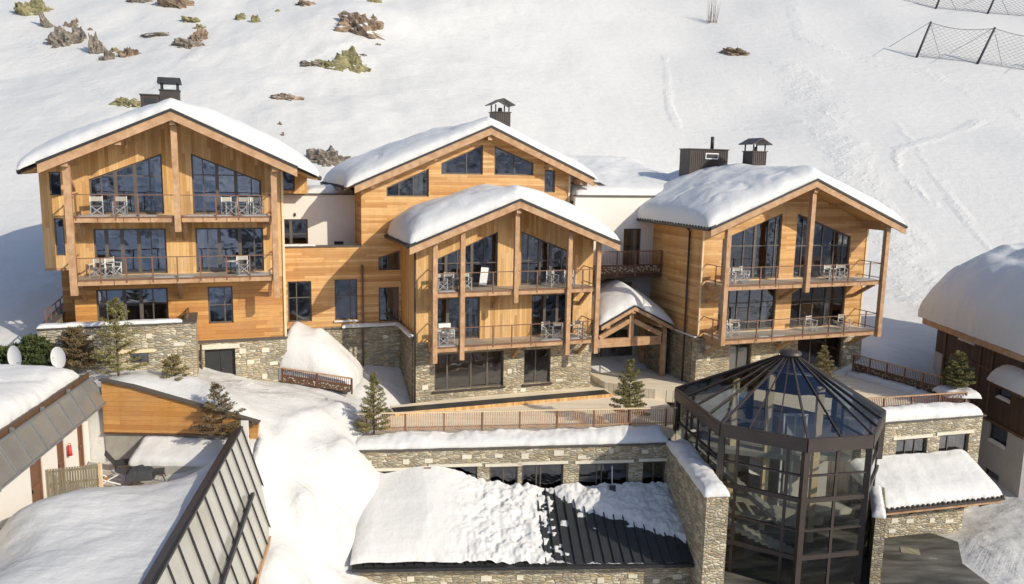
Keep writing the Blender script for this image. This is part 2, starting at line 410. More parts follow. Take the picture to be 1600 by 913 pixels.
def grid_mesh(name, X, Y, Z, mat, parent=None, skirt=None, keep=None, attrs=None):
    ny, nx = X.shape
    v = np.stack([X, Y, Z], -1).reshape(-1, 3)
    i = np.arange(ny*nx).reshape(ny, nx)
    f = np.stack([i[:-1, :-1], i[:-1, 1:], i[1:, 1:], i[1:, :-1]], -1)
    if keep is not None: f = f[keep]
    f = f.reshape(-1, 4)
    if skirt is not None:
        ring = list(i[0, :])+list(i[1:, -1])+list(i[-1, -2::-1])+list(i[-2:0:-1, 0])
        b = v[ring].copy(); b[:, 2] = skirt.reshape(-1)[ring]
        k = len(v); v = np.vstack([v, b]); n = len(ring); r = np.array(ring)
        q = np.arange(n); q2 = (q+1) % n
        f = np.vstack([f, np.stack([r[q], k+q, k+q2, r[q2]], -1)])
    me = bpy.data.meshes.new(name); me.vertices.add(len(v)); me.vertices.foreach_set('co', v.astype(np.float32).ravel())
    me.loops.add(len(f)*4); me.loops.foreach_set('vertex_index', f.astype(np.int32).ravel())
    me.polygons.add(len(f)); me.polygons.foreach_set('loop_start', np.arange(0, len(f)*4, 4, dtype=np.int32))
    me.polygons.foreach_set('use_smooth', np.ones(len(f), dtype=bool))
    me.update(calc_edges=True); me.validate(); me.materials.append(MATS[mat])
    for an, arr in (attrs or {}).items():
        if arr.ndim == 2:
            a = me.attributes.new(an, 'FLOAT', 'POINT'); d = np.zeros(len(v), np.float32); d[:ny*nx] = arr.ravel(); a.data.foreach_set('value', d)
        else:
            a = me.attributes.new(an, 'FLOAT_VECTOR', 'POINT'); d = np.zeros((len(v), 3), np.float32); d[:ny*nx] = arr.reshape(-1, 3); a.data.foreach_set('vector', d.ravel())
    o = bpy.data.objects.new(name, me); col.objects.link(o)
    if parent is not None: o.parent = parent
    return o
def prof(d, r, e):
    t = np.clip(d/r, 0, 1); return e+(1-e)*np.sqrt(np.clip(1-(1-t)**2, 0, 1))
def snow_cap(name, frame, u0, u1, v0, v1, base, t, ru=1.2, rf=2.0, rb=1.5, eu=.35, ef=.15, eb=.3, amp=.19, seed=0, res=.14, mat='snow_smooth', over=.05, lump=0, ru2=None, rnd_=None, crack=.15):
    """snow lying on a surface base(u,v) inside a rectangle of the frame, edges rounded"""
    nu = int((u1-u0)/res)+2; nv = int((v1-v0)/res)+2
    U, V = np.meshgrid(np.linspace(u0, u1, nu), np.linspace(v0, v1, nv))
    B = base(U, V)
    p = prof(U-u0, ru, eu)*prof(u1-U, ru2 or ru, eu)*prof(V-v0, rf, ef)*prof(v1-V, rb, eb)
    if callable(t): t = t(U, V)
    Z = B+t*p*(1+.5*fbm(U, V, 3.5, 3, seed))+amp*fbm(U, V, 1.6, 4, seed+5)*np.minimum(p, 1)*1.2
    Z = Z-crack*np.exp(-(fbm(U, V, 3.2, 3, seed+21)/.022)**2)*np.clip(p-.3, 0, 1)*np.clip(fbm(U, V, 4, 2, seed+23)*6, 0, 1)+.035*fbm(U, V, .5, 2, seed+25)*p
    if lump: Z = Z+lump*fbm(U, V, .45, 3, seed+9, .7)*p
    if rnd_ is not None:
        q = np.clip((V-v0)/2.5, 0, 1); Z = Z-(B-rnd_(U, V))*q*q*(3-2*q)*.85
        Z = np.maximum(Z, B+.16*np.clip((V-v0)/.8, .2, 1))
    Z = np.maximum(Z, B+.02)
    # overhanging bulge at the rims
    s = over*np.sin(np.clip(p, 0, 1)*math.pi)
    U = U+np.where(U-u0 < .9, -s*.6, 0)+np.where(u1-U < .9, s*.6, 0)
    # ragged rims
    jag = .10*fbm(U*3, V*3, 1.3, 3, seed+3)
    V = V+np.where(V-v0 < .25, jag, 0); U = U+np.where((U-u0 < .25) | (u1-U < .25), jag, 0)
    return grid_mesh(name, U, V, Z, mat, frame, skirt=B-.01)

# ================================================================== THE SETTING
CTL = [(-30, 24, 2.), (-30, 34, 4.), (-24, 38, 4.4), (-21.5, 36.2, 4.2), (-19, 36, 4.0), (-17, 35.8, 4.0), (-15.5, 35.6, 3.9), (-14.5, 39, 2.8), (-12.5, 38.6, 2.4),
       (-17.3, 33.9, 3.95), (-14.3, 33.9, 3.3), (-11.9, 33.7, 2.3), (-10, 40.6, 2.1), (-8, 40.5, 1.6), (-6.5, 40.3, .2), (-5, 41.5, -1), (-9.5, 44.5, 1.9), (-13, 45, 2.3),
       (-10.2, 36.3, 1.5), (-8.7, 36.5, .75), (-8.0, 38.6, .9), (-7.6, 36.6, .0), (-9.5, 34.2, -.1), (-9.5, 32.4, -1.2), (-8.5, 34.2, -.7), (-8.9, 27.5, -2.0), (-7.5, 33.8, -3.1), (-7.3, 32.3, -3.6), (-7.3, 30.5, -3.8), (-5.3, 32, -4.6), (-3, 33, -4.8),
       (-7.2, 35.2, -1.3), (-6.0, 36.2, -1.6), (-5.0, 36.5, -2.2), (-6.6, 28, -4.0), (-3, 30, -5.0), (0, 28, -5), (8, 28, -5), (-3, 36, -2.8), (0, 34.5, -5), (6, 35, -5),
       (-11.5, 32, -1.5), (-11.5, 26, -2), (-14, 30, -1.5), (-18, 30, -1.5), (-22, 26, -1), (-11, 20, -3), (-6, 20, -4.6), (5, 20, -5),
       (-2, 41, -1.5), (2, 43, -1.5), (7, 43, -1.5), (11, 45, -1.5), (14, 38, -4.6), (12, 32, -4.6), (20, 40, -4.5), (21, 44, -1.5), (16, 47, -1),
       (11, 30, -4.5), (16, 30, -4.5), (20, 34, -4.5), (22.5, 37.5, -4.25), (22, 41.5, -4.1), (25, 37, -4.0), (23, 33, -4.2), (28, 34, -4), (23, 46, -2.), (25, 24, -5),
       (20.5, 50, 1.2), (24, 50.5, 1.9), (28, 48, -2.6), (26.2, 44, -4.1), (25.8, 46.5, -3.6), (24, 55, 2.3), (27, 53.5, 2.0), (18, 56, 1.7), (31, 56, 2.), (30, 42, -3.5), (40, 40, -2), (40, 25, -5),
       (-30, 44, 5.8), (-26, 42, 5.2), (-24.5, 46, 5.8), (-40, 38, 4.5), (-50, 25, 3), (0, 52, 3.), (-12, 52, 4), (8, 54, 2.5), (-22, 52, 6), (50, 50, 1), (50, 30, -4), (-45, 46, 6)]
CTL = [(x, y*1.012-.158*(13.8-z), z) if (-12 < x < -6.4 and 25 < y < 41 and z < 2.5) else (x, y, z) for x, y, z in CTL]
CTL += [(-6.4, 34.4, -2.7), (-5.5, 34.8, -2.9), (-4, 35.2, -3.2), (-6.6, 33.3, -3.6), (-7.4, 32.7, -3.3), (-7.45, 33.9, -2.1), (-8.9, 31.4, -1.75), (-9.1, 29, -1.95), (-7.7, 31.9, -3.5), (-7.7, 30.5, -3.7), (-8.1, 30.0, -3.0), (-8.0, 32.7, -2.6), (-7.4, 35.6, -.1), (-6.8, 35.9, -.5), (-5.9, 36.15, -1.4), (-5.0, 36.3, -1.9), (-6.1, 35.3, -2.0), (-5.2, 35.4, -2.7), (-9.2, 39.5, 1.5)]
_c = np.array(CTL, float)
def _tps_fit(c, lam=.02):
    n = len(c); d = np.hypot(c[:, None, 0]-c[None, :, 0], c[:, None, 1]-c[None, :, 1]); K = np.where(d > 0, d*d*np.log(d+1e-9), 0)+lam*n*np.eye(n)*.05
    P = np.c_[np.ones(n), c[:, :2]]; A = np.zeros((n+3, n+3)); A[:n, :n] = K; A[:n, n:] = P; A[n:, :n] = P.T
    return np.linalg.solve(A, np.r_[c[:, 2], 0, 0, 0])
_w = _tps_fit(_c)
def tps(x, y):
    z = _w[-3]+_w[-2]*x+_w[-1]*y
    for (cx, cy, cz), wi in zip(CTL, _w):
        d2 = (x-cx)**2+(y-cy)**2+1e-12; z = z+wi*.5*d2*np.log(d2)
    return z
def hill(x, y):
    t = np.clip((x+30)/60, 0, 1); t = t*t*(3-2*t)
    y0 = 49+11*t; zb = 6-3.6*t; w_ = 4.0
    q = (y-y0)/w_
    z = zb+.5*w_*np.where(q > 30, q, np.log1p(np.exp(np.minimum(q, 30))))
    k = np.clip((y-y0-4)/25, 0, 1)
    z = z+k*(4.2*fbm(x, y, 34, 3, 11)+1.5*fbm(x, y, 10, 4, 21)*np.clip((20-x)/30, .10, 1))
    return z
def ground(x, y):
    x = np.asarray(x, float); y = np.asarray(y, float)
    t = np.clip((x+30)/60, 0, 1); y0 = 49+11*t*t*(3-2*t)
    b = np.clip((y-(y0-5))/6, 0, 1); b = b*b*(3-2*b)
    xs = np.clip(x, -55, 55)
    lo = np.where(b < 1, tps(xs, np.clip(y, 16, 60)), 0)
    return lo*(1-b)+hill(x, y)*b
RXF = lambda y: -10.95+(31.9-np.minimum(y, 31.9))*.155
def gz(x, y): return float(ground(np.array([x]), np.array([y]))[0])
def hit(px, py, tmin=20, tmax=260):
    d = ray(px, py); t = np.arange(tmin, tmax, .05)
    zz = CAMZ+d.z*t/d.y; g = ground(d.x*t/d.y, t); i = np.argmax(zz < g)
    return Vector((d.x*t[i]/d.y, t[i], g[i]))
xs = [-32.0]
while xs[-1] < 32: xs.append(xs[-1]+.22)
a = .25
while xs[-1] < 190: xs.append(xs[-1]+a); a = min(a*1.03, 2.0)
a = .25
while xs[0] > -150: xs.insert(0, xs[0]-a); a = min(a*1.03, 2.0)
ys = [16.0]
while ys[-1] < 56: ys.append(ys[-1]+.22)
a = .24
while ys[-1] < 270: ys.append(ys[-1]+a); a = min(a*1.012, 1.6)
XX, YY = np.meshgrid(np.array(xs), np.array(ys))
ZZ = ground(XX, YY)
ZZ = ZZ+(.24*fbm(XX, YY, 3.2, 4, 3)+.17*fbm(XX, YY, .9, 4, 4, .7))*np.clip((58-YY)/12, .14, 1)
ZZ = ZZ+.35*np.abs(fbm(XX*.8+YY*.4, YY, 2.6, 3, 8))*np.clip(1-np.hypot(XX+8.5, YY-33)/6, 0, 1)
# trodden, sliding snow: bands of tracks down the piste on the right
def drift(pts, h, wd, skew=.0):
    best = np.full(XX.shape, 1e9)
    for (ax, ay), (bx, by) in zip(pts[:-1], pts[1:]):
        L = math.hypot(bx-ax, by-ay); ux, uy = (bx-ax)/L, (by-ay)/L
        t = np.clip((XX-ax)*ux+(YY-ay)*uy, 0, L); best = np.minimum(best, np.hypot(XX-ax-ux*t, YY-ay-uy*t))
    return h*np.exp(-(best/wd)**2)*(.75+1.1*fbm(XX, YY, 1.3, 4, 57, .6))
ZZ = ZZ+drift([(-7.5, 36.0), (-7.7, 34.4), (-8.2, 33.0), (-8.7, 31.4), (-8.9, 29.5)], .62, .55)+drift([(-9.2, 37.0), (-10.2, 35.3), (-10.0, 33.9)], .38, .5)+drift([(-15.5, 36.0), (-13.4, 35.2), (-11.8, 34.4)], .25, .5)+drift([(-14.9, 39.2), (-13.2, 38.9), (-11.6, 39.4)], .3, .45)+drift([(-9.4, 39.6), (-8.4, 38.2)], .3, .5)
ZZ = ZZ+.5*fbm(XX, YY, 1.7, 4, 58, .55)*np.clip(1-np.hypot((XX+8.8)/2.6, (YY-34)/6.5), 0, 1)
pit = (XX < RXF(YY)) & (XX > -21.5) & (YY < 33.38)
ZZ = np.where(pit, np.minimum(ZZ, -1.6), ZZ)
TR = np.zeros_like(XX); TU = np.zeros(XX.shape+(3,))
def band(pix, wid, strength=1.0):
    global TR
    P = [hit(*p) for p in pix]; acc = 0
    best = np.full(XX.shape, 1e9)
    for a_, b_ in zip(P[:-1], P[1:]):
        d = Vector((b_.x-a_.x, b_.y-a_.y)); L = d.length; d = d/L
        s_ = (XX-a_.x)*d.x+(YY-a_.y)*d.y; q = -(XX-a_.x)*d.y+(YY-a_.y)*d.x
        sc2 = np.clip(s_, 0, L); dist = np.hypot(s_-sc2, q)
        m = dist < best; best = np.where(m, dist, best)
        TU[..., 0] = np.where(m, q, TU[..., 0]); TU[..., 1] = np.where(m, s_+acc, TU[..., 1]); acc += L
    k = np.clip((wid*1.25-best+1.6*wid*fbm(XX, YY, 2.5, 4, 44))/(wid*.8), 0, 1)*strength*np.clip(.1+1.8*(fbm(XX, YY, 3, 4, 40)+.5)-.4, 0, 1)
    TR = np.maximum(TR, k)
band([(1246, 108), (1300, 200), (1345, 300), (1420, 420), (1450, 480)], 2.6)
band([(1400, 190), (1450, 260), (1500, 330), (1560, 400)], .35, .6)
band([(1240, 0), (1255, 60), (1320, 85), (1450, 115), (1600, 180)], 1.3, .75)
band([(1000, 20), (1100, 30), (1240, 55)], 2.2, .35)
band([(1400, 235), (1460, 218), (1530, 190)], .5, .8)
band([(1400, 240), (1405, 270), (1460, 320)], .35, .9)
band([(1500, 130), (1600, 165)], 3.0, .3)
band([(1150, 205), (1210, 200), (1290, 188)], .4, .6)
band([(40, 60), (140, 130), (210, 170), (330, 60)], .7, .45)
band([(1040, 90), (1045, 160), (1060, 200)], .5, .6)
band([(400, 60), (480, 90), (560, 60)], .8, .35)
band([(385, 690), (420, 715), (455, 752)], .16, 1)
band([(470, 600), (440, 690), (450, 800)], .5, .45)
band([(500, 615), (530, 680), (500, 745)], .6, .4)
band([(420, 640), (400, 610), (350, 596)], .5, .6)
band([(1580, 800), (1530, 840), (1500, 900)], .7, .8)
nearp = np.clip(1-np.hypot((XX+7.6)/2.4, (YY-33)/5), 0, 1)+np.clip(1-np.hypot((XX+13)/4, (YY-38.5)/3), 0, 1)*.6+.35*np.clip(1-np.hypot((XX-23)/3, (YY-35)/4), 0, 1)
TR = np.maximum(TR, np.clip(nearp*2, 0, 1)*np.clip(2.4*fbm(XX, YY, 1.8, 4, 48)+.5, 0, 1.25))
ZZ = ZZ+TR*.04*fbm(XX, YY, 1.1, 3, 51)
tag(grid_mesh('snow_slope', XX, YY, ZZ, 'snow_slope', attrs={'track': TR.astype(float), 'trackuv': TU}), 'bright snow slope rising behind the chalets, marked by ski tracks', 'snow slope', kind='structure')
# the other side of the valley, behind the camera (seen only in the window panes)
vx, vy = np.meshgrid(np.linspace(-700, 1000, 120), np.linspace(-760, 16, 110))
vd = 16-vy
vz = -5-np.minimum(vd, 150)*.30+np.clip(vd-190, 0, 1e9)*.44+np.clip(vd-100, 0, 200)/200*46*fbm(vx, vy, 130, 5, 70)*1.6
vz = np.where(vd < 1, -6, vz)
tag(grid_mesh('valley_side', vx, vy, vz, 'valley_side'), 'far side of the valley behind the viewer', 'mountain', kind='structure')
# courtyard snow (left, lower than the roofs)
cx, cy = np.meshgrid(np.linspace(-20.5, -9.2, 90), np.linspace(15, 33.35, 130))
CC = np.array([(-18.5, 34, .6), (-16, 33.8, .62), (-14, 33.8, .7), (-12.6, 33.6, 1.2), (-11.6, 33.0, 2.1), (-12.0, 32, 1.7), (-11.3, 30.5, 2.3), (-17.5, 31, .6), (-15.5, 31.5, .6), (-14, 31.6, .75), (-13.0, 31.5, 1.1),
               (-17.4, 29.2, .7), (-16.4, 29.3, 1.5), (-15.5, 28.6, 1.9), (-14.2, 29, 1.9), (-12.6, 29.3, 1.95), (-11.2, 28.5, 2.2), (-17.2, 26, .8), (-16.4, 26, 2.0), (-15.2, 25, 2.35), (-13, 25.5, 2.4), (-11, 25.4, 2.35), (-10.1, 23, 2.4),
               (-16.8, 22, .5), (-14, 21, 2.45), (-11, 21, 2.4), (-9.4, 20, 2.45), (-9, 17, 2), (-20.5, 30, .5), (-20.5, 20, .3), (-9.4, 26, 2.4), (-9.4, 32, 2.6), (-14, 17, 2.2)], float)
CC[:, 1] = CC[:, 1]*1.012-.158*(13.8-CC[:, 2])+.25
_cw = _tps_fit(CC, .01)
cz = _cw[-3]+_cw[-2]*cx+_cw[-1]*cy
for (ax, ay, az), wi in zip(CC, _cw):
    d2 = (cx-ax)**2+(cy-ay)**2+1e-12; cz = cz+wi*.5*d2*np.log(d2)
cz = cz+.17*fbm(cx, cy, 1.6, 4, 81)+.06*fbm(cx, cy, .5, 3, 82)
# keep it left of the sloping glazing: its right rim follows the ridge
RX0, RX1 = -11.21, -9.1
ridge_x = lambda y: RX0+(31.9-y)/(31.9-18.3)*(RX1-RX0)
kp = ((cx < ridge_x(cy)-.22-.22*vnoise(cy*3, cy*0, 5)))[:-1, :-1]
tag(grid_mesh('courtyard_snow', cx, cy, cz, 'snow', keep=kp), 'deep snow filling the sunken courtyard at lower left', 'snow', kind='structure')
m_ = ((cx > -17.8) & (cx < -12.9) & (cy > 28.9-.25*(cx+15)+.5*fbm(cx, cy, 1.2, 3, 90)))[:-1, :-1]
o = grid_mesh('path', cx, cy, cz+.012, 'trodden_snow', keep=m_ & kp); tag(o, 'trodden dirty snow around the sun loungers', 'path', kind='structure')
# road
MB().prism([(9.5, 39.9), (9.5, 16), (26, 16), (21.6, 33.0), (21.4, 35), (22.4, 37.2), (20, 39.9)], -4.8, -4.22, 'z').build('road', 'asphalt')
tag(bpy.data.objects['road'], 'wet asphalt yard with thawing snow beside the atrium', 'road', kind='structure')

# ================================================================== FRAMES
TH = math.radians(20)
def fr(px, py, dep, th):
    p = AT(px, py, dep); return (p.x, p.y, math.radians(th))
FA = fr(114, 447.7, 36.8, 20); FC = fr(679, 552, 42, 20); FD = fr(1130, 532, 44.5, 20); FT = fr(553, 703, 36.5, 7.3); FX = fr(1380, 662, 39.8, 15)
def inv(Fm, v):
    dx, dy = v.x-Fm[0], v.y-Fm[1]; c, s = math.cos(Fm[2]), math.sin(Fm[2]); return (dx*c+dy*s, -dx*s+dy*c)
def wld(Fm, u, v, z=0):
    c, s = math.cos(Fm[2]), math.sin(Fm[2]); return Vector((Fm[0]+u*c-v*s, Fm[1]+u*s+v*c, z))
def thing(name, label, cat, Fm=None, loc=None, group=None, rz=0):
    if Fm: return empty(name, (Fm[0], Fm[1], 0), Fm[2], label, cat, group)
    return empty(name, loc or (0, 0, 0), rz, label, cat, group)

def gable_roof(par, uc, zr, sl, uL, uR, y0, y1, bh=.42, wide=(0, 0), ywide=1.0, purl=(), teeth=True, plen=.9):
    zf = lambda u: zr-sl*abs(u-uc)
    def band_poly(a, b, t0, t1):
        pts = [(a, zf(a)-t0), (uc, zr-t0), (b, zf(b)-t0), (b, zf(b)-t1), (uc, zr-t1), (a, zf(a)-t1)]
        return pts
    m = MB(); m.prism(band_poly(uL, uR, 0, .1), y0, y1)
    if wide != (0, 0): m.prism(band_poly(uL-wide[0], uR+wide[1], .01, .11), y0+ywide, y1+.01)
    if teeth:
        for (ue, sgn, ya) in ((uL-wide[0], -1, y0+(ywide if wide[0] else 0)), (uR+wide[1], 1, y0+(ywide if wide[1] else 0))):
            y = ya+.1
            while y < y1: m.tube([(ue-sgn*.35, y, zf(ue-sgn*.35)+.03), (ue+sgn*.14, y, zf(ue+sgn*.14)+.03)], .085, 6); y += .3
    roof = m.build('roof', 'tile', par)
    s = MB(); s.prism(band_poly(uL+.04, uR-.04, .11, .2), y0+.05, y1-.02)
    if wide != (0, 0): s.prism(band_poly(uL-wide[0]+.05, uR+wide[1]-.05, .113, .18), y0+ywide+.03, y1-.03)
    s.build('soffit', 'wood_v', roof)
    for a, b in ((uL, uc), (uc, uR)):
        sg = 1 if a == uc else -1
        e = 0
        pts = [(a, zf(a)-.08), (b, zf(b)-.08), (b, zf(b)-.08-bh), (a, zf(a)-.08-bh)]
        MB().prism(pts, y0-.07, y0+.045).build('bargeboard', 'beam', roof)
    f = MB()
    for a, b in ((uL-.04, uc), (uc, uR+.04)): f.prism([(a, zf(a)+.04), (b, zf(b)+.04), (b, zf(b)-.09), (a, zf(a)-.09)], y0-.12, y0-.075)
    f.build('verge_flashing', 'metal_dark', roof)
    for ue, sg, on, ya in ((uL-wide[0], -1, 1, ywide if wide[0] else 0), (uR+wide[1], 1, 1, ywide if wide[1] else 0)):
        z = zf(ue)-.1; g = MB()
        g.prism([(ue+sg*.02, z+.08), (ue+sg*.15, z+.08), (ue+sg*.14, z-.03), (ue+sg*.08, z-.07), (ue+sg*.02, z-.05)], y0+ya+.02, y1-.01)
        g.build('gutter', 'metal_brown', roof)
    for (u, zz) in purl:
        MB().box(u-.13, u+.13, y0+.12, y0+plen+1.7, zz-.32, zz).build('purlin', 'beam', roof)
    return roof
def balcony(par, u0, u1, y0, y1, z, posts, rail=1.05, th=.27, snow=(), joints=(), brackets=(), sides=(1, 1), brz=.95, glass=True, name='balcony'):
    """slab underside at z; floor at z+th"""
    m = MB(); m.box(u0+.04, u1-.04, y0+.06, y1, z+.06, z+th-.005)
    b = m.build(name, 'wood_deck', par)
    f = MB(); e = list(joints); cuts = [u0]+e+[u1]
    for a, c in zip(cuts[:-1], cuts[1:]): f.box(a+.015, c-.015, y0, y0+.07, z, z+th-.04)
    f.box(u0, u0+.07, y0+.075, y1, z, z+th-.04); f.box(u1-.07, u1, y0+.075, y1, z, z+th-.04)
    f.build('fascia', 'beam', b)
    MB().box(u0-.03, u1+.03, y0-.05, y0+.12, z+th-.035, z+th+.015).build('edge_trim', 'rail', b)
    r = MB(); zt = z+th+rail
    r.box(u0, u1, y0+.0, y0+.06, zt-.04, zt)
    for u in posts: r.box(u-.03, u+.03, y0-.02, y0+.05, z+.1, zt-.042)
    ym = (y0+y1)/2
    for k, u in ((0, u0), (1, u1)):
        if sides[k]:
            r.box(u-.03, u+.03, y0+.063, y1, zt-.04, zt); r.box(u-.03, u+.03, y0+.06, y1, z+th+.12, z+th+.16); r.box(u-.028, u+.028, ym-.03, ym+.03, z+.1, zt-.042)
    r.build('railing', 'rail', b)
    if glass:
        P = sorted(set([u0]+list(posts)+[u1]))
        for a, c in zip(P[:-1], P[1:]):
            if c-a > .3:
                g = MB(); g.add([(a+.04, y0+.02, z+th+.08), (c-.04, y0+.02, z+th+.08), (c-.04, y0+.02, zt-.05), (a+.04, y0+.02, zt-.05)], [(0, 1, 2, 3)]); g.build('glass_panel', 'glass_clear', b)
    for u in brackets:
        k = MB(); k.prism([(y0+.35, z-.0), (y1+.02, z-.0), (y1+.02, z-.26), (y0+.35, z-.16)], u-.09, u+.09, 'x')
        k.beam((u, y0+.55, z-.12), (u, y1-.02, z-brz), .16, .2); k.build('bracket', 'beam', b)
    for i, (a, c) in enumerate(snow):
        U, V = np.meshgrid(np.linspace(a, c, max(6, int((c-a)/.09))), np.linspace(y0+.08, min(y0+.75, y1-.05), 9))
        zz = z+th+.012+.09*prof(U-a, .3, 0)*prof(c-U, .3, 0)*prof(V-y0-.08, .15, .1)*np.clip((y0+.7-V-.3*(fbm(U, V, .7, 3, i)+.2))/.35, 0, 1)*(1+.6*fbm(U, V, .6, 3, i))-.012
        grid_mesh('snow_strip', U, V, zz, 'snow', b)
    return b
def post(par, u, y, z0, z1, wdt=.24, mat='beam', foot=False, name='post'):
    return MB().box(u-wdt/2, u+wdt/2, y-wdt/2, y+wdt/2, z0, z1).build(name, mat, par)
def rblocks(n, u0, u1, z0, z1, seed, avoid=()):
    rnd = random.Random(seed); out = []
    for _ in range(n*6):
        if len(out) >= n: break
        a = rnd.uniform(u0, u1-.5); z = rnd.uniform(z0, z1-.3); ww = rnd.uniform(.25, .5); hh = rnd.uniform(.16, .28)
        if any(a < q[1]+.05 and a+ww > q[0]-.05 and z < q[3]+.3 and z+hh > q[2]-.05 for q in avoid): continue
        if any(abs(a-o_[0]) < .9 and abs(z-o_[1]) < .5 for o_ in out): continue
        out.append((a, z, ww, hh))
    return out

def Lf(Fm, px, py, v=0):
    d = ray(px, py); c, s = math.cos(Fm[2]), math.sin(Fm[2])
    t = (v+(-Fm[0]*s+Fm[1]*c))/(-d.x*s+d.y*c); x, y = d.x*t-Fm[0], d.y*t-Fm[1]
    return (x*c+y*s, CAMZ+d.z*t)
def roofline(uc, zr, sl, off=.22): return lambda u: zr-sl*abs(u-uc)-off
def shell(par, uL, uR, y0, y1, z0, rz_, uc, mat, left=True, right=True, back=True):
    if left: wall('side_wall', mat, par, [(y0, z0), (y1, z0), (y1, rz_(uL)-.05), (y0, rz_(uL)-.05)], y=uL, t=.25, axis='x')
    if right: wall('side_wall', mat, par, [(y0, z0), (y1, z0), (y1, rz_(uR)-.05), (y0, rz_(uR)-.05)], y=uR-.25, t=.25, axis='x')
    if back: wall('back_wall', mat, par, [(uL, z0), (uR, z0), (uR, rz_(uR)-.05), (uc, rz_(uc)-.05), (uL, rz_(uL)-.05)], y=y1, t=.25)

# ================================================================== LEFT CHALET
A = thing('chalet', 'tall timber chalet at left with three storeys above a stone base and garage door', 'chalet', FA)
ra = roofline(4.62, 16.1, .453)
V = 1.7
W1 = [(.7, 11.1), (3.98, 11.1), (3.98, 14.07), (.7, 12.76)]; W2 = [(5.32, 11.1), (8.62, 11.1), (8.62, 12.8), (5.32, 14.1)]
W3 = rect(.75, 4.0, 8.12, 10.38); W4 = rect(5.37, 8.65, 8.12, 10.38)
W5 = rect(.7, 3.95, 5.02, 7.38); W6 = rect(5.84, 7.05, 5.42, 7.36); n1 = rect(-.98, -.5, 12.0, 13.1); n2 = rect(-.9, -.5, 9.1, 10.9)
n3 = rect(-.9+9.0, -.5+9.0, 1, 2)
wall('wall', 'wood_v', A, [(-1.4, 8.5), (-.25, 8.5), (-.25, 7.8), (9.65, 7.8), (9.65, ra(9.65)), (4.62, ra(4.62)), (-1.4, ra(-1.4))], [W1, W2, W3, W4, n1, n2], V, .3)
wall('lower_wall', 'wood_red', A, [(-.25, 4.55), (9.65, 4.55), (9.65, 7.797), (-.25, 7.797)], [W5, W6], V+.02, .3)
box('recessed_wall', 'wood_red', A, -1.0, -.255, 3.2, 3.5, 4.6, 8.5)
box('corner_board', 'beam_light', A, 9.6, 9.72, V-.06, V+.0, 4.5, ra(9.65)-.3)
box('overhang_soffit', 'beam', A, -1.42, -.23, V-.02, 3.2, 8.38, 8.497)
shell(A, -1.4, 9.65, 2.0, 12, 8.5, ra, 4.62, 'wood_h')
shell(A, -1.0, 9.645, 3.5, 11.9, 2, lambda u: 8.5, 4.62, 'wood_red', back=False)
door_us = lambda a, b: [a+(b-a)*t for t in (.13, .33, .58, .78, .9)]
window(A, W1, V, [1.22, 1.85, 2.72, 3.38], [12.95], wide=(1.85, 2.72), name='gable_window', curt=[(3.6, 3.95)])
window(A, W2, V, [5.85, 6.5, 7.4, 8.15], [13.05], wide=(6.5, 7.4), name='gable_window')
window(A, W3, V, [1.3, 2.0, 2.75, 3.3], [], wide=(1.3, 2.0, 2.75), name='balcony_doors', curt=[(3.65, 3.95)])
window(A, W4, V, [5.95, 6.5, 7.5, 8.2], [], wide=(6.5, 7.5), name='balcony_doors', curt=[(5.42, 5.75)])
window(A, W5, V+.02, [1.15, 1.95, 2.7, 3.25], [], wide=(1.95, 2.7), name='terrace_doors', curt=[(.75, 1.1)])
window(A, W6, V+.02, [6.65], [6.38], name='window')
window(A, n1, V, [], [], name='window', fwid=.05, room=1.2); window(A, n2, V, [], [], name='window', fwid=.05, room=1.2)
gable_roof(A, 4.62, 16.1, .453, -1.0, 10.25, -.55, 12.6, .42, wide=(.9, 1.15), ywide=1.0, purl=[(2.28, 14.72), (6.98, 14.72), (.05, 13.7), (9.2, 13.62), (4.65, 15.72)])
post(A, .05, 0, 7.4, 13.45, .3); post(A, 4.67, 0, 10.35, 15.45, .28); post(A, 9.15, 0, 6.95, 13.6, .28)
for s_ in (.05, 9.15): MB().beam((s_, .1, 13.0), (s_, 1.7, 12.3), .16, .2).build('brace', 'beam', A)
balcony(A, .2, 4.5, .05, V, 10.8, (.3, 1.97, 2.96), brackets=(.3, 4.4), joints=(1.2, 2.3, 3.45), snow=((.3, 1.8), (2.0, 3.8)), sides=(1, 0))
balcony(A, 4.83, 9.0, .05, V, 10.8, (6.42, 7.45), brackets=(4.95, 8.9), joints=(5.8, 6.9, 8.0), snow=((4.9, 7.2), (7.5, 8.9)), sides=(0, 1))
balcony(A, .05, 9.05, .0, V, 7.83, (.2, 1.2, 2.3, 3.45, 4.55, 5.6, 6.8, 7.9), brackets=(.25, 4.6, 8.9), joints=(1.75, 3.3, 4.5, 5.5, 6.2, 7.4), snow=((3.3, 5.3), (7.2, 8.9)))
# stone base with garage door
gd = rect(5.57, 7.07, 1.9, 4.07)
wall('stone_base', 'stone', A, [(5.2, .8), (9.7, .8), (9.7, 4.5), (5.2, 4.5)], [gd], V-.1, .5, blocks=rblocks(9, 7.2, 9.6, 2.2, 4.3, 3))
box('base_flashing', 'capping', A, 5.1, 9.75, V-.2, V+.02, 4.47, 4.56)
wall('stone_base_side', 'stone', A, [(V+.45, .5), (5, .5), (5, 4.5), (V+.45, 4.5)], y=9.45, t=.25, axis='x')
box('lintel', 'stone_pale', A, 5.3, 7.3, V-.16, V-.06, 4.1, 4.34)
gdo = MB(); gdo.box(5.57, 6.31, V+.1, V+.16, 1.9, 4.07); gdo.box(6.33, 7.07, V+.1, V+.16, 1.9, 4.07)
gdo = gdo.build('garage_door', 'metal_dark', A); box('handle', 'metal_brown', gdo, 6.4, 6.5, V+.05, V+.1, 2.9, 3.0)
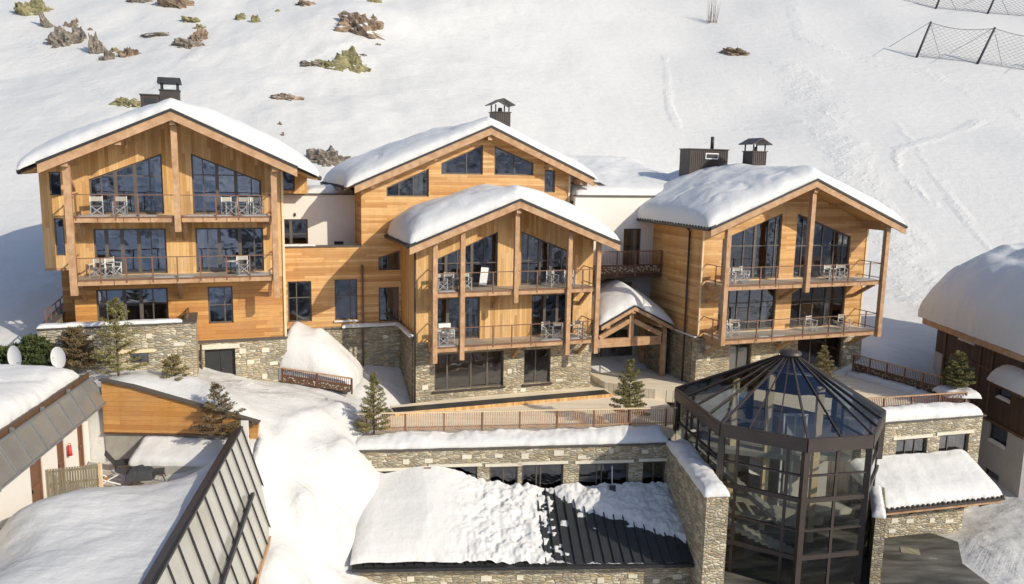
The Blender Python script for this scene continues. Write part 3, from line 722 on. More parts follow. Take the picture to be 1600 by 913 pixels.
MB().tube([(5.42, V-.2, .9), (5.42, V-.2, 4.4)], .05).build('drainpipe', 'metal_brown', A)
# terrace in front of the ground floor: stone retaining wall
h1 = rect(.95, 1.5, 4.25, 4.62); h2 = rect(2.35, 3.15, 4.2, 4.68)
wall('terrace_wall', 'stone', A, [(-1.4, 2.4), (5.28, 2.4), (5.28, 6.02), (-1.4, 5.98)], [h1, h2], -1.0, .5, blocks=rblocks(8, -1.2, 5.1, 3.9, 5.8, 5, avoid=[(.8, 3.4, 4, 5)]))
window(A, h1, -1.0, [], [], fwid=.04, room=1.0); window(A, h2, -1.0, [], [], fwid=.04, room=1.0)
box('terrace_lintel', 'beam_light', A, .7, 3.45, -1.05, -.95, 4.7, 4.86)
wall('terrace_wall', 'stone', A, [(-.5, 2.2), (V-.1, 2.2), (V-.1, 6.0), (-.5, 6.0)], y=4.8, t=.48, axis='x')
wall('terrace_wall', 'stone', A, [(-.5, 2.2), (6, 2.2), (6, 5.98), (-.5, 5.98)], y=-1.4, t=.4, axis='x')
box('terrace_floor', 'wood_deck', A, -1.0, 4.8, -.5, V, 4.75, 4.95)
cp = MB(); cp.box(-1.46, 5.34, -1.06, -.44, 6.02, 6.08); cp.box(4.74, 5.34, -.44, V-.1, 6.02, 6.08); cp.box(-1.46, -.94, -.44, 6, 6.02, 6.08); cp.build('parapet_capping', 'capping', A)
tr = MB()
for (p, q) in (((-1.2, 0, 6.35), (-1.2, 5, 6.35)), ((-1.2, 0, 6.7), (-1.2, 5, 6.7))): tr.beam(p, q, .05, .05)
for y in (0, 1.2, 2.4, 3.6, 4.9): tr.box(-1.23, -1.17, y-.03, y+.03, 6.05, 6.72)
tr.build('terrace_railing', 'rail', A); tr = MB(); tr.beam((4.9, -.2, 6.3), (4.9, V, 6.3), .05, .05)
for y in (-.2, .7, 1.5): tr.box(4.87, 4.93, y-.03, y+.03, 6.05, 6.32)
tr.build('terrace_railing', 'rail', A)
# chimney
ch = MB().box(3.9, 4.85, 3.6, 4.5, 14.5, 17.25).build('chimney', 'metal_brown', A)
c2 = MB()
for u in (4.0, 4.75):
    for y in (3.7, 4.4): c2.box(u-.05, u+.05, y-.05, y+.05, 17.25, 17.62)
c2.prism([(3.8, 17.62), (4.95, 17.62), (4.9, 17.9), (3.85, 17.9)], 3.5, 4.6); c2.box(3.87, 4.88, 3.57, 4.53, 17.25, 17.31); c2.build('chimney_cap', 'metal_dark', ch)
vb = MB(); vb.box(3.0, 3.88, 3.6, 4.4, 14.5, 16.98).box(2.95, 3.9, 3.55, 4.45, 16.98, 17.04); vb = vb.build('vent_box', 'metal_brown', A); box('louvre', 'metal_dark', vb, 3.2, 3.7, 3.57, 3.597, 16.6, 16.82)
rs = lambda uc, zr, sl, w_=.9: (lambda U, Vv: zr-sl*(np.sqrt((U-uc)**2+w_*w_)-w_)+.02)
def real_zf(uc, zr, sl): return lambda U, Vv: zr-sl*np.abs(U-uc)+.01
def snow_round(uc, zr, sl, w_=1.6, off=.0): return lambda U, Vv: zr-sl*np.sqrt((U-uc)**2+w_*w_)
def snow_roof(name, label, Fm, uc, zr, sl, u0, u1, y0, y1, t, **k):
    e = thing(name, label, 'snow', Fm)
    e2 = snow_cap(name, None, u0, u1, y0, y1, real_zf(uc, zr, sl), t, rnd_=snow_round(uc, zr, sl), **k)
    bpy.data.objects.remove(e)
    e2.location = (Fm[0], Fm[1], 0); e2.rotation_euler = (0, 0, Fm[2]); tag(e2, label, 'roof snow', 'snow caps on the roofs'); return e2
snow_roof('roof_snow', 'thick smooth snow cap on the tall left chalet, chimney rising behind it', FA, 4.62, 16.1, .453, -1.85, 11.3, -.5, 12.3, 1.12, ru=2.2, rf=3.2, ef=.12, eu=.35, seed=1)

# ================================================================== MIDDLE LOWER CHALET
GL[0] = 'glass_dark'
C = thing('chalet', 'forward middle timber chalet with two balconies above a stone ground floor', 'chalet', FC)
rc = roofline(4.55, 12.05, .4)
V = 1.7
W1 = [(.45, 7.0), (4.1, 7.0), (4.1, 10.12), (.45, 8.6)]; W2 = [(5.52, 7.0), (8.58, 7.0), (8.58, 8.92), (5.52, 10.12)]
W3 = rect(.47, 3.08, 4.0, 6.4); W4 = rect(6.25, 8.88, 4.0, 6.4); W5 = rect(.42, 4.55, 1.1, 3.22); W6 = rect(5.82, 7.5, 1.1, 3.17)
wall('wall', 'wood_v', C, [(-.62, 3.95), (10.1, 3.95), (10.1, rc(10.1)), (4.55, rc(4.55)), (-.62, rc(-.62))], [W1, W2, W3, W4], V, .3)
shell(C, -.65, 10.1, 2.0, 5.6, 3.95, rc, 4.55, 'wood_v', back=False)
window(C, W1, V, [1.1, 1.75, 2.6, 3.35], [8.35], wide=(1.1, 2.6), name='gable_window')
window(C, W2, V, [6.0, 6.7, 7.4, 8.1], [8.4], wide=(6.7, 7.4), name='gable_window')
window(C, W3, V, [1.2, 2.2], [], wide=(1.2, 2.2), name='balcony_doors', curt=[(.5, .62), (2.5, 2.68)])
window(C, W4, V, [7.1, 7.9], [], wide=(7.1, 7.9), name='balcony_doors', curt=[(6.3, 6.48)])
gable_roof(C, 4.55, 12.05, .4, -1.5, 10.65, -.55, 7, .4, purl=[(2.15, 10.98), (7.2, 10.98), (0, 10.0), (9.6, 9.96), (4.55, 11.6)])
for (u, a, b) in ((0, 3.16, 9.75), (1.52, 3.25, 10.3), (4.6, 6.3, 11.5), (7.8, 3.15, 10.2), (9.6, 3.12, 9.65)): post(C, u, 0, a, b, .25)
balcony(C, .02, 9.5, .05, V, 6.74, (.1, 1.4, 3.3, 5.9, 7.7, 8.7), brackets=(.15, 3.9, 9.3), joints=(1.35, 3.0, 4.5, 5.9, 7.65), snow=((.2, 1.3),))
balcony(C, .02, 9.5, .05, V, 3.72, (.1, 1.4, 3.35, 4.45, 5.6, 7.6, 8.8), brackets=(.15, 5.1, 9.3), joints=(1.35, 3.0, 5.9, 7.65), snow=((.15, 1.4), (6.2, 7.7), (8.0, 9.2)))
wall('stone_base', 'stone', C, [(-.7, -1), (10.15, -1), (10.15, 3.95), (-.7, 3.95)], [W5, W6], V-.08, .5, blocks=rblocks(10, -.5, 10, .6, 3.3, 8, avoid=[(.3, 4.7, 1, 3.4), (5.7, 7.6, 1, 3.3)]))
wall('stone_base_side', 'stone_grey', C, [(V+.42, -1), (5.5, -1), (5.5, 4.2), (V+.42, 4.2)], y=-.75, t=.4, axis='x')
wall('stone_base_side', 'stone', C, [(V+.42, -1), (5.5, -1), (5.5, 4.0), (V+.42, 4.0)], y=9.8, t=.35, axis='x')
box('ledge_flashing', 'capping', C, -.82, -.62, V-.1, 5.5, 4.2, 4.27)
window(C, W5, V-.02, [1.2, 2.6, 3.6], [], bar=.1, name='window'); window(C, W6, V-.02, [6.6], [], bar=.09, name='window')
box('sill', 'metal_brown', C, .3, 4.65, V-.2, V+.05, 1.0, 1.09); box('sill', 'metal_brown', C, 5.72, 7.6, V-.2, V+.05, .99, 1.08)
MB().tube([(-.72, V-.12, 0.3), (-.72, V-.12, 9.2)], .055).build('drainpipe', 'metal_brown', C)
snow_roof('roof_snow', 'thick snow cap on the forward middle chalet, in front of the upper gable', FC, 4.55, 12.05, .4, -1.5, 10.7, -.5, 5.45, 1.18, ru=1.5, rf=2.7, rb=.9, ef=.12, eu=.36, seed=4)

# ================================================================== MIDDLE UPPER CHALET + WOOD LINK WALL
B = thing('chalet', 'large horizontally boarded chalet behind the middle one, with sloping windows under its gable', 'chalet', FC)
rb_ = roofline(4.53, 16.1, .435)
V = 5.5
w1 = rect(-7.2, -5.88, 4.7, 7.06); w2 = rect(-4.57, -3.25, 4.7, 7.1); w3 = rect(-2.0, -.78, 4.5, 6.55); w4 = [(-2, 7.57), (-.72, 7.57), (-.72, 8.75), (-2, 8.32)]
b1 = [(-1.5, 11.9), (1.02, 11.9), (1.02, 13.55), (-1.5, 12.42)]; b2 = [(1.78, 13.24), (4.36, 13.24), (4.36, 15.02), (1.78, 13.88)]; b3 = [(5.1, 13.24), (7.65, 13.24), (7.65, 14.0), (5.1, 14.98)]; b4 = [(8.4, 12.2), (9.12, 12.2), (9.12, 13.55), (8.4, 13.6)]
wall('wall', 'wood_h', B, [(-7.62, 4.2), (-.67, 4.48), (-.67, 8.9), (10.1, 8.9), (10.1, rb_(10.1)), (4.53, rb_(4.53)), (-2.98, rb_(-2.98)), (-2.98, 9.0), (-7.62, 9.0)], [w1, w2, w3, w4, b1, b2, b3, b4], V, .3)
for q, us, zs_, cu in ((w1, [-6.7], [6.1], []), (w2, [-3.65], [6.1], []), (w3, [-1.1], [], [(-1.0, -.85)]), (w4, [-1.45], [], [(-1.95, -1.7)]), (b1, [-.75, .1], [], [(.2, .7)]), (b2, [3.35], [], [(1.8, 2.15)]), (b3, [6.4], [], []), (b4, [], [], [])):
    window(B, q, V, us, zs_, curt=cu)
box('window_sill', 'white_paint', B, -4.62, -3.2, V-.12, V, 4.6, 4.68)
shell(B, -2.98, 10.1, 5.8, 15, 8.9, rb_, 4.53, 'wood_h')
wall('end_wall', 'plaster_grey', B, [(10.12, 9), (11.0, 9), (11.0, rb_(11)-.1), (10.12, rb_(10.12)-.1)], [rect(10.2, 10.76, 11.65, 12.85)], V+.25, .3)
window(B, rect(10.2, 10.76, 11.65, 12.85), V+.25, [], [], room=1.5)
box('corner_board', 'beam_light', B, 10.02, 10.14, V-.06, V, 8.9, rb_(10.1)-.2)
gable_roof(B, 4.53, 16.1, .435, -3.5, 11.3, 4.55, 15.5, .42, wide=(.5, 1.2), ywide=.9, purl=[(-2.5, 12.75), (1.2, 14.35), (4.53, 15.6), (8.5, 13.95), (10.6, 13.05)], plen=0)
box('link_coping', 'capping', B, -7.62, -2.99, V-.08, V+.4, 9.0, 9.08)
box('link_roof', 'metal_dark', B, -7.6, -3.0, V+.41, 7.9, 8.6, 8.78)
wall('stone_base', 'stone', B, [(-7.6, -1), (-.76, -1), (-.76, 4.45), (-7.6, 4.2)], [], V-.05, .35, blocks=rblocks(8, -7, -1.2, 1.2, 3.9, 12))
box('base_flashing', 'capping', B, -7.6, -.7, V-.14, V+.0, 4.19, 4.26)
pp = MB(); pp.tube([(-2.97, V-.16, 1.3), (-2.97, V-.16, 7.75)], .06); pp.tube([(-2.97, V-.3, 7.75), (-2.97, V, 7.85)], .08); pp.build('drainpipe', 'rail', B)
snow_roof('roof_snow', 'long grey-white snow cap on the upper middle gable, small chimney behind its peak', FC, 4.53, 16.1, .435, -3.95, 11.6, 4.6, 15.2, .95, ru=1.5, rf=2.8, ef=.12, eu=.42, seed=6)
def lantern(par, u, y, z0, z1, wd, pot=True):
    c = MB(); c.box(u-wd/2, u+wd/2, y-wd/2, y+wd/2, z0, z1)
    for i in range(7):
        uu = u-wd/2+wd*(i+.5)/7; c.box(uu-.012, uu+.012, y-wd/2-.03, y-wd/2-.001, z0, z1)
    c = c.build('chimney', 'metal_brown', par)
    k = MB(); h = wd*.42
    k.box(u-wd/2-.06, u+wd/2+.06, y-wd/2-.06, y+wd/2+.06, z1, z1+.05)
    for du in (-1, 1):
        for dy in (-1, 1): k.box(u+du*wd*.42-.035, u+du*wd*.42+.035, y+dy*wd*.42-.035, y+dy*wd*.42+.035, z1+.05, z1+.05+h)
    zt = z1+.05+h; e = wd*.72
    k.prism([(u-e, zt-.06), (u, zt+e*.42), (u+e, zt-.06), (u+e, zt+.0), (u, zt+e*.42+.07), (u-e, zt+.0)], y-e, y+e)
    k.build('chimney_cap', 'metal_brown', c)
    p = MB(); p.tube([(u, y, z1+.05), (u, y, z1+.32)], .17, 10, .11); p.build('chimney_pot', 'metal_dark', c)
lantern(B, 6.25, 8.0, 15, 17.1, 1.05)

# ================================================================== WHITE LINK (LEFT) AND ITS WINDOW
K = thing('link_building', 'low white plastered link between the left and the upper middle chalet', 'building', FC)
ww = rect(-7.2, -5.78, 8.82, 10.44)
wall('wall', 'plaster', K, [(-7.65, 8.8), (-2.95, 8.8), (-2.95, 11.88), (-7.65, 11.88)], [ww, ], 7.8, .3)
window(K, ww, 7.8, [-6.75], [9.55], wide=(-6.75,))
box('coping', 'capping', K, -7.7, -2.9, 7.7, 8.2, 11.88, 11.96)
box('flat_roof', 'concrete', K, -8.6, -2.9, 8.2, 14, 11.6, 11.86)
box('wall_lamp', 'metal_dark', K, -6.56, -6.46, 7.72, 7.79, 10.62, 10.8)
box('wall_vent', 'metal_dark', K, -4.25, -3.7, 7.78, 7.79, 8.9, 9.1)
up = thing('upper_room', 'small timber upper room with a dark window tucked under the right eave of the tall left chalet', 'building', FC)
u1 = rect(-7.4, -6.55, 12.15, 13.3)
wall('wall', 'wood_v', up, rect(-8.2, -5.85, 11.97, 13.15+.4), [rect(-7.4, -6.55, 12.15, 13.3)], 6.9, .3)
window(up, u1, 6.9, [], [], room=1.5)
wall('side_wall', 'wood_v', up, rect(7.2, 9.5, 11.97, 13.3), y=-6.1, t=.25, axis='x')
tag(snow_cap('link_snow', None, -5.8, -3.0, 8.0, 13.8, lambda U, Vv: U*0+11.9, .45, ru=.6, rf=.5, seed=9, mat='snow'), 'snow lying on the flat white link roof left of the middle chalets', 'roof snow', 'snow caps on the roofs')
bpy.data.objects['link_snow'].location = (FC[0], FC[1], 0); bpy.data.objects['link_snow'].rotation_euler = (0, 0, TH)

# ================================================================== RIGHT LINK
K2 = thing('link_building', 'white plastered link with a balcony between the middle and the right chalet', 'building', FC)
dd = rect(13.55, 14.82, 7.1, 9.98)
wall('wall', 'plaster', K2, [(10.1, 7.0), (16.9, 7.0), (16.9, 12.0), (10.1, 12.0)], [dd], 4.5, .3)
window(K2, dd, 4.5, [14.2], [], wide=(14.2,), name='balcony_door', curt=[(14.35, 14.6)])
dl = rect(11.3, 14.6, 1.3, 3.4)
wall('lower_wall', 'plaster_grey', K2, [(10.1, -.5), (16.9, -.5), (16.9, 6.995), (10.1, 6.995)], [dl, rect(13.7, 14.3, 4.9, 6.5)], 4.55, .3)
window(K2, dl, 4.55, [12.1, 12.4, 13.4], [], wide=(12.4,), name='entrance_doors'); window(K2, rect(13.7, 14.3, 4.9, 6.5), 4.55, [], [])
box('coping', 'capping', K2, 10.1, 17.0, 4.4, 4.9, 12.0, 12.09)
box('flat_roof', 'concrete', K2, 10.2, 17.5, 4.9, 16, 11.7, 12.0)
bl = MB(); bl.box(9.9, 15.62, 3.1, 4.5, 7.0, 7.2); bl = bl.build('balcony', 'wood_dark', K2)
rl = MB(); rl.box(9.9, 15.62, 3.1, 3.17, 8.64, 8.7)
for u in (9.95, 11.2, 12.45, 13.7, 15.58): rl.box(u-.035, u+.035, 3.08, 3.16, 7.1, 8.64)
for i in range(56): rl.box(9.98+i*.1, 10.0+i*.1, 3.12, 3.14, 7.9, 8.64)
rl.build('railing', 'rail', bl)
# fretwork boards: dark panel with pale cut-out scrolls
def fret(par, u0, u1, y, z0, z1, n, name='fretwork_panel'):
    m = MB(); m.box(u0, u1, y, y+.03, z0, z1); m.mi = 1; rnd = random.Random(int(u0*10+n))
    for i in range(n):
        u = u0+(u1-u0)*(i+.5)/n
        for k in range(5):
            uu = u+rnd.uniform(-.1, .1)*.9; zz = z0+(z1-z0)*(.2+.6*rnd.random()); r_ = rnd.uniform(.03, .07)
            m.tube([(uu, y-.006, zz), (uu+r_*.4, y-.004, zz+.001)], r_*.6, 5)
            m.add([(uu-r_, y-.004, zz), (uu, y-.004, zz-r_*.8), (uu+r_, y-.004, zz), (uu, y-.004, zz+r_*.8)], [(0, 1, 2, 3)])
    return m.build(name, ['beam_dark', 'canvas'], par)
for a, b in ((10.0, 11.16), (11.24, 12.41), (12.49, 13.66), (13.74, 15.52)): fret(bl, a, b, 3.1, 7.25, 7.85, int((b-a)/.2))
grid = snow_cap('link_snow', None, 10.3, 20, 4.75, 16, lambda U, Vv: 12.0+np.clip(Vv-5.5, 0, 20)*.2, .75, ru=1.4, rf=1.6, seed=12)
grid.location = (FC[0], FC[1], 0); grid.rotation_euler = (0, 0, TH); tag(grid, 'broad rounded snow on the flat roof between the middle and right chalets', 'roof snow', 'snow caps on the roofs')

# entrance porch
Pq = thing('entrance_porch', 'small timber gabled entrance porch under a domed snow load', 'porch', FC)
rp = lambda u: 5.68-.5*abs(u-12.6)
pr = MB()
pr.prism([(10.35, rp(10.35)), (12.6, rp(12.6)), (15.35, rp(15.35)), (15.35, rp(15.35)-.1), (12.6, rp(12.6)-.1), (10.35, rp(10.35)-.1)], .9, 4.5); pr = pr.build('roof', 'metal_dark', Pq)
for a, b in ((10.4, 12.6), (12.6, 15.3)): MB().prism([(a, rp(a)-.11), (b, rp(b)-.11), (b, rp(b)-.33), (a, rp(a)-.33)], .85, .95).build('bargeboard', 'beam', pr)
t_ = MB(); t_.box(10.3, 14.7, 1.2, 1.45, 3.1, 3.62); t_.build('tie_beam', 'beam', Pq)
t_ = MB(); t_.beam((10.5, 1.32, 3.7), (12.45, 1.32, 4.65), .2, .28); t_.beam((14.7, 1.32, 3.7), (12.75, 1.32, 4.65), .2, .28); t_.box(12.45, 12.75, 1.22, 1.42, 3.622, 5.1); t_.build('truss', 'beam', Pq)
for u in (10.9, 12.6, 14.5): box('purlin', 'beam', Pq, u-.13, u+.13, .96, 4.4, rp(u)-.42-.1, rp(u)-.12)
post(Pq, 14.95, 1.35, .5, 4.3, .26); post(Pq, 14.95, 4.0, .5, 4.3, .26)
wall('stone_side', 'stone_grey', Pq, rect(1.6, 4.4, .2, 3.9), y=15.05, t=.3, axis='x')
g_ = snow_cap('porch_snow', None, 10.3, 15.45, .95, 4.5, lambda U, Vv: 5.7-.5*np.abs(U-12.6), 1.2, ru=1.8, rf=2.8, rb=.3, ef=.1, eb=.8, eu=.25, seed=15)
g_.location = (FC[0], FC[1], 0); g_.rotation_euler = (0, 0, TH); tag(g_, 'domed snow load bulging over the small entrance porch', 'roof snow', 'snow caps on the roofs')

# ================================================================== RIGHT CHALET
D = thing('chalet', 'timber chalet at right with two long balconies behind the glass atrium', 'chalet', FD)
rd = roofline(5.35, 13.4, .4)
V = 2.0
W1 = [(.95, 7.35), (5.1, 7.35), (5.1, 11.3), (.95, 9.8)]; W2 = [(6.2, 7.35), (10.4, 7.35), (10.4, 9.85), (6.2, 11.3)]
W3 = rect(.93, 5.05, 4.2, 6.8); W4 = rect(6.2, 10.35, 4.2, 6.75); W5 = rect(1.9, 3.45, 1.2, 3.4); W6 = rect(6.9, 10.45, 1.4, 3.55)
wall('wall', 'wood_h', D, [(-.4, 4.0), (11.7, 4.0), (11.7, rd(11.7)), (5.35, rd(5.35)), (-.4, rd(-.4))], [W1, W2, W3, W4], V, .3)
box('corner_board', 'beam_light', D, 11.62, 11.73, V-.05, V, 4.0, rd(11.7)-.2); box('corner_board', 'beam_light', D, -.43, -.33, V-.05, V, 4.0, rd(-.4)-.2)
shell(D, -.42, 11.7, 2.3, 12.5, 3.9, rd, 5.35, 'wood_h')
window(D, W1, V, [1.6, 2.5, 3.3, 4.2, 4.75], [9.35], wide=(3.3,), name='gable_window')
window(D, W2, V, [6.75, 7.5, 8.3, 9.2, 9.9], [9.3], wide=(7.5,), name='gable_window')
window(D, W3, V, [1.7, 2.3, 3.2, 4.1], [5.9], name='balcony_doors', curt=[(4.2, 4.55)])
window(D, W4, V, [7.0, 7.9, 8.9], [5.9], name='balcony_doors', curt=[(8.95, 9.4)])
gable_roof(D, 5.35, 13.4, .4, -1.55, 12.25, -.4, 13, .38, purl=[(2.6, 12.1), (8.6, 12.1), (0, 11.1), (11.25, 10.95), (5.5, 12.95)])
post(D, -.1, 0, 3.9, 10.75, .28); post(D, 5.53, 0, 6.79, 12.7, .28); post(D, 11.25, 0, 3.8, 10.75, .28)
box('tie_beam', 'beam', D, -.1, .1, .15, V, 10.45, 10.75); box('tie_beam', 'beam', D, 11.15, 11.35, .15, V, 10.35, 10.65)
balcony(D, -1.3+1.25, 11.2, .05, V, 7.05, (.1, 2.3, 3.4, 7.5, 8.65), brackets=(.15, 5.3, 11.0), joints=(1.1, 2.6, 3.6, 4.6, 6.4, 7.4, 8.4, 9.6), snow=((9.3, 11.0),))
balcony(D, -.05, 11.2, .05, V, 3.92, (.1, 2.3, 3.4, 5.6, 7.5, 8.65), brackets=(.15, 5.3, 11.0), joints=(1.1, 2.2, 3.4, 5.0, 6.2, 7.4, 8.4, 9.6), snow=((2.5, 4.5),))
# side platforms where the balconies turn the left corner
wall('stone_base', 'stone', D, [(-.45, 0), (11.95, 0), (11.95, 3.95), (-.45, 3.95)], [W5, W6], V-.06, .5, blocks=rblocks(8, -.3, 11.6, 1.6, 3.6, 22, avoid=[(1.7, 3.6, 1, 3.6), (6.7, 10.7, 1, 3.7)]))
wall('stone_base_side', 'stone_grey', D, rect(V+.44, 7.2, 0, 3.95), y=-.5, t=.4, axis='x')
wall('stone_base_side', 'stone', D, rect(V+.44, 12, 0, 3.95), y=11.5, t=.4, axis='x')
window(D, W5, V, [2.6], [], name='glass_door', curt=[(1.95, 2.5)]); window(D, W6, V, [8.0, 9.2], [], name='shopfront_window')
dp = MB(); dp.tube([(-.55, 3.2, .6), (-.55, 3.2, 10.2)], .06); dp.tube([(-.55, 3.2, 10.2), (-.9, 3.2, 10.5), (-1.5, 3.2, 10.55)], .06); dp.build('drainpipe', 'metal_brown', D)
box('ledge_snow', 'snow', D, -.62, -.44, V-.02, 7, 3.96, 4.03)
snow_roof('roof_snow', 'wide swelling snow cap on the right chalet, two dark chimneys behind it', FD, 5.35, 13.4, .4, -1.62, 12.3, -.35, 13, 1.3, ru=1.9, rf=3.0, ef=.12, eu=.45, seed=21)
lantern(D, 5.9, 6.2, 13, 15.0, 1.05)
bx = MB(); bx.box(2.55, 5.55, 8.6, 9.8, 12.6, 15.12)
for i in range(20): bx.box(2.57+i*.15, 2.6+i*.15, 8.57, 8.6, 12.6, 15.1)
bx.box(2.5, 5.6, 8.52, 9.88, 15.12, 15.18); bx = bx.build('plant_box', 'metal_brown', D)
box('vent_frame', 'white_paint', bx, 3.75, 4.75, 8.54, 8.57, 14.5, 14.9); box('vent_louvre', 'metal_dark', bx, 3.82, 4.68, 8.52, 8.54, 14.57, 14.83)
fp = MB(); fp.tube([(4.65, 9.2, 15.18), (4.65, 9.2, 16.0)], .12, 10); fp.build('flue_pipe', 'metal_dark', bx)

# ================================================================== MAIN TERRACE: retaining wall, deck, fence
T = thing('terrace', 'long stone retaining wall with a row of windows carrying the timber deck', 'terrace', FT)
tw = [rect(.92, 3.2, -1.7, -.92), rect(3.78, 5.95, -1.7, -.8), rect(6.55, 7.95, -2.0, -.85), rect(8.15, 10.25, -2.2, -.8), rect(11.05, 13.6, -2.4, -.83), rect(14.32, 15.5, -2.4, -.8)]
wall('stone_wall', 'stone', T, [(0, -4.5), (15.75, -4.5), (15.75, .12), (0, .12)], tw, 0, .45, blocks=rblocks(14, .3, 15.4, -.62, 0, 31))
for i, q in enumerate(tw):
    a, b = q[0][0], q[1][0]
    window(T, q, 0, [a+(b-a)*t for t in ((.5,) if i in (0, 1, 2, 5) else (.36, .46))], [], curt=[], room=2.0)
    box('lintel', 'stone_pale', T, a-.22, b+.22, -.05, .06, q[2][1]+.02, q[2][1]+.17)
box('capping', 'capping', T, -.1, 15.85, -.13, .6, .12, .2)
MB().box(3.33, 3.68, -.22, -.02, -1.6, -.72).build('hopper_box', 'rail', T)
wall('end_wall', 'stone', T, rect(.45, 6, -3, .12), y=0.05, t=.35, axis='x')
# snow on the A parapet is added later
# diagonal wing wall
wg = MB(); wg.prism([(8.42, 31.95), (9.42, 32.15), (9.25, 33.2), (8.8, 38.6), (8.0, 38.6)], -5.5, .12, 'z')
wg = wg.build('wing_wall', 'stone'); tag(wg, 'thick stone wing wall running towards the viewer, left of the glass atrium', 'wall')
# deck: a raised front platform, a lower walk along the facade, the porch landing
def cw(u, v): p = wld(FC, u, v); return (p.x, p.y)
def tw_(u, v): p = wld(FT, u, v); return (p.x, p.y)
a_ = G(616, 650, .44); b_ = G(965, 620, .44); e0 = inv(FC, a_); e1 = inv(FC, b_); vs_ = (e0[1]+e1[1])/2
dk = empty('timber_deck', (*cw(4, vs_), .7), 0, 'pale timber deck before the middle chalet, with a long step and a painted shadow band', 'deck')
def deckpoly(name, pts, z0, z1, mat='wood_deck'):
    m = MB(); m.prism([(x-dk.location.x, y-dk.location.y) for x, y in pts], z0-.7, z1-.7, 'z'); o_ = m.build(name, mat, dk); return o_
deckpoly('front_platform', [tw_(.1, 1.0), tw_(16.6, 1.0), (9.4, 42), cw(13.4, -1.4), cw(10.9, vs_+.3), cw(-2.3, vs_+.3)], -.1, .44)
deckpoly('upper_walk', [cw(-2.2, vs_+.06), cw(10.8, vs_+.06), cw(10.8, 5.3), cw(9.6, 5.3), cw(9.6, 2.2), cw(-2.2, 1.2)], .3, .6)
deckpoly('step_riser', [cw(-2.2, vs_), cw(10.85, vs_), cw(10.85, vs_+.055), cw(-2.2, vs_+.055)], .444, .62, 'wood_v')
deckpoly('painted_shadow_band', [cw(-2.2, vs_+.12), cw(10.7, vs_+.12), cw(10.7, vs_+1.0), cw(-2.2, vs_+1.0)], .55, .606, 'metal_roof')  # shadow band along the step, put in as a dark coloured strip
deckpoly('porch_landing', [cw(10.85, vs_+1.2), cw(13.0, -1.25), cw(16.4, -3.2), cw(16.4, 4.5), cw(10.85, 4.5)], .3, 1.0)
ft = thing('deck_fence', 'low timber baluster fence along the snowy edge of the middle deck', 'fence', FT)
m = MB(); m.box(.1, 16.3, .93, 1.07, 1.66, 1.71); m.build('handrail', 'beam_light', ft)
fpn = MB(); u = .2
while u < 16.2: fpn.box(u, u+.035, .98, 1.01, .78, 1.66); u += .115
fpn.box(.1, 16.2, .96, 1.03, .86, .9); fpn.build('balusters', 'beam', ft)
for i in range(9): box('post', 'rail', ft, .5+i*1.9, .58+i*1.9, .95, 1.05, .7, 1.66)
o = snow_cap('ledge_snow', None, -.05, 15.6, -.05, .93, lambda U, Vv: .2+U*0, .55, ru=.5, rf=1.3, rb=.1, ef=.12, eb=1, amp=.34, seed=41, mat='snow', res=.08, over=.0, lump=.14)
o.location = (FT[0], FT[1], 0); o.rotation_euler = (0, 0, FT[2]); tag(o, 'long bank of snow between the deck fence and the stone retaining wall', 'snow', 'snow banks on wall tops')
o = snow_cap('ledge_snow', None, -.05, 1.0, -.05, 6.5, lambda U, Vv: .13+U*0, .42, ru=.45, rf=.5, rb=.5, ef=.2, eb=.3, amp=.2, seed=42, mat='snow', res=.08, over=.05, lump=.12)
o.location = (8.4, 32.0, 0); o.rotation_euler = (0, 0, math.radians(4.0))
tag(o, 'strip of snow on top of the stone wing wall beside the atrium', 'snow', 'snow banks on wall tops')

# ================================================================== SHED WITH METAL ROOF
E0 = AT(550, 883, 32.2); E1 = AT(1107, 875, 33.3); FS = (E0.x, E0.y, math.atan2(E1.y-E0.y, E1.x-E0.x)); LS = (E1-E0).to_2d().length
S = thing('shed', 'low stone shed with a ribbed dark metal roof half buried in snow', 'shed', FS)
ZE = -3.5; vt = lambda u: 4.35+.05*u; RS = 1.46; zsh = lambda u, v: ZE+v/vt(u)*RS
rf = MB(); rf.add([(0, 0, ZE), (LS, 0, ZE), (LS, vt(LS), ZE+RS), (0, vt(0), ZE+RS), (0, 0, ZE-.08), (LS, 0, ZE-.08), (LS, vt(LS), ZE+RS-.08), (0, vt(0), ZE+RS-.08)],
    [(0, 1, 2, 3), (7, 6, 5, 4), (0, 4, 5, 1), (1, 5, 6, 2), (2, 6, 7, 3), (3, 7, 4, 0)])
u = .1
while u < LS:
    rf.beam((u, -.02, ZE+.03), (u, vt(u), ZE+RS+.03), .05, .07); u += .44
rf = rf.build('roof', 'metal_roof', S)
MB().prism([(-.22, ZE-.02), (-.04, ZE-.02), (-.04, ZE-.16), (-.2, ZE-.16)], 0, LS, 'x').build('gutter', 'metal_dark', rf)
box('eaves_board', 'metal_dark', rf, 0, LS, -.03, .05, ZE-.26, ZE-.085)
wall('stone_wall', 'stone', S, rect(.12, LS+.2, -7.5, ZE-.2), [], .35, .4, blocks=rblocks(16, .3, LS-.5, -5.2, -3.95, 51))
wall('end_wall', 'stone', S, [(.76, -7), (3.6, -7), (3.6, ZE+.75), (.76, ZE+.1)], y=.12, t=.4, axis='x')
nu, nv = 300, 90
U, Vn = np.meshgrid(np.linspace(-.08, LS-.02, nu), np.linspace(0, 1, nv)); Vv = Vn*vt(U)*.995
tl = np.interp(U+.9*fbm(U, Vv, 1.4, 3, 60), [-.1, 3, 5, 6.8, 7.9, 8.7, LS], [.85, .9, .62, .36, .22, -.05, -.12])
crest = np.exp(-((U-3.4)/1.9)**2)*.42*Vn
lump = fbm(U, Vv, .5, 3, 61, .75)
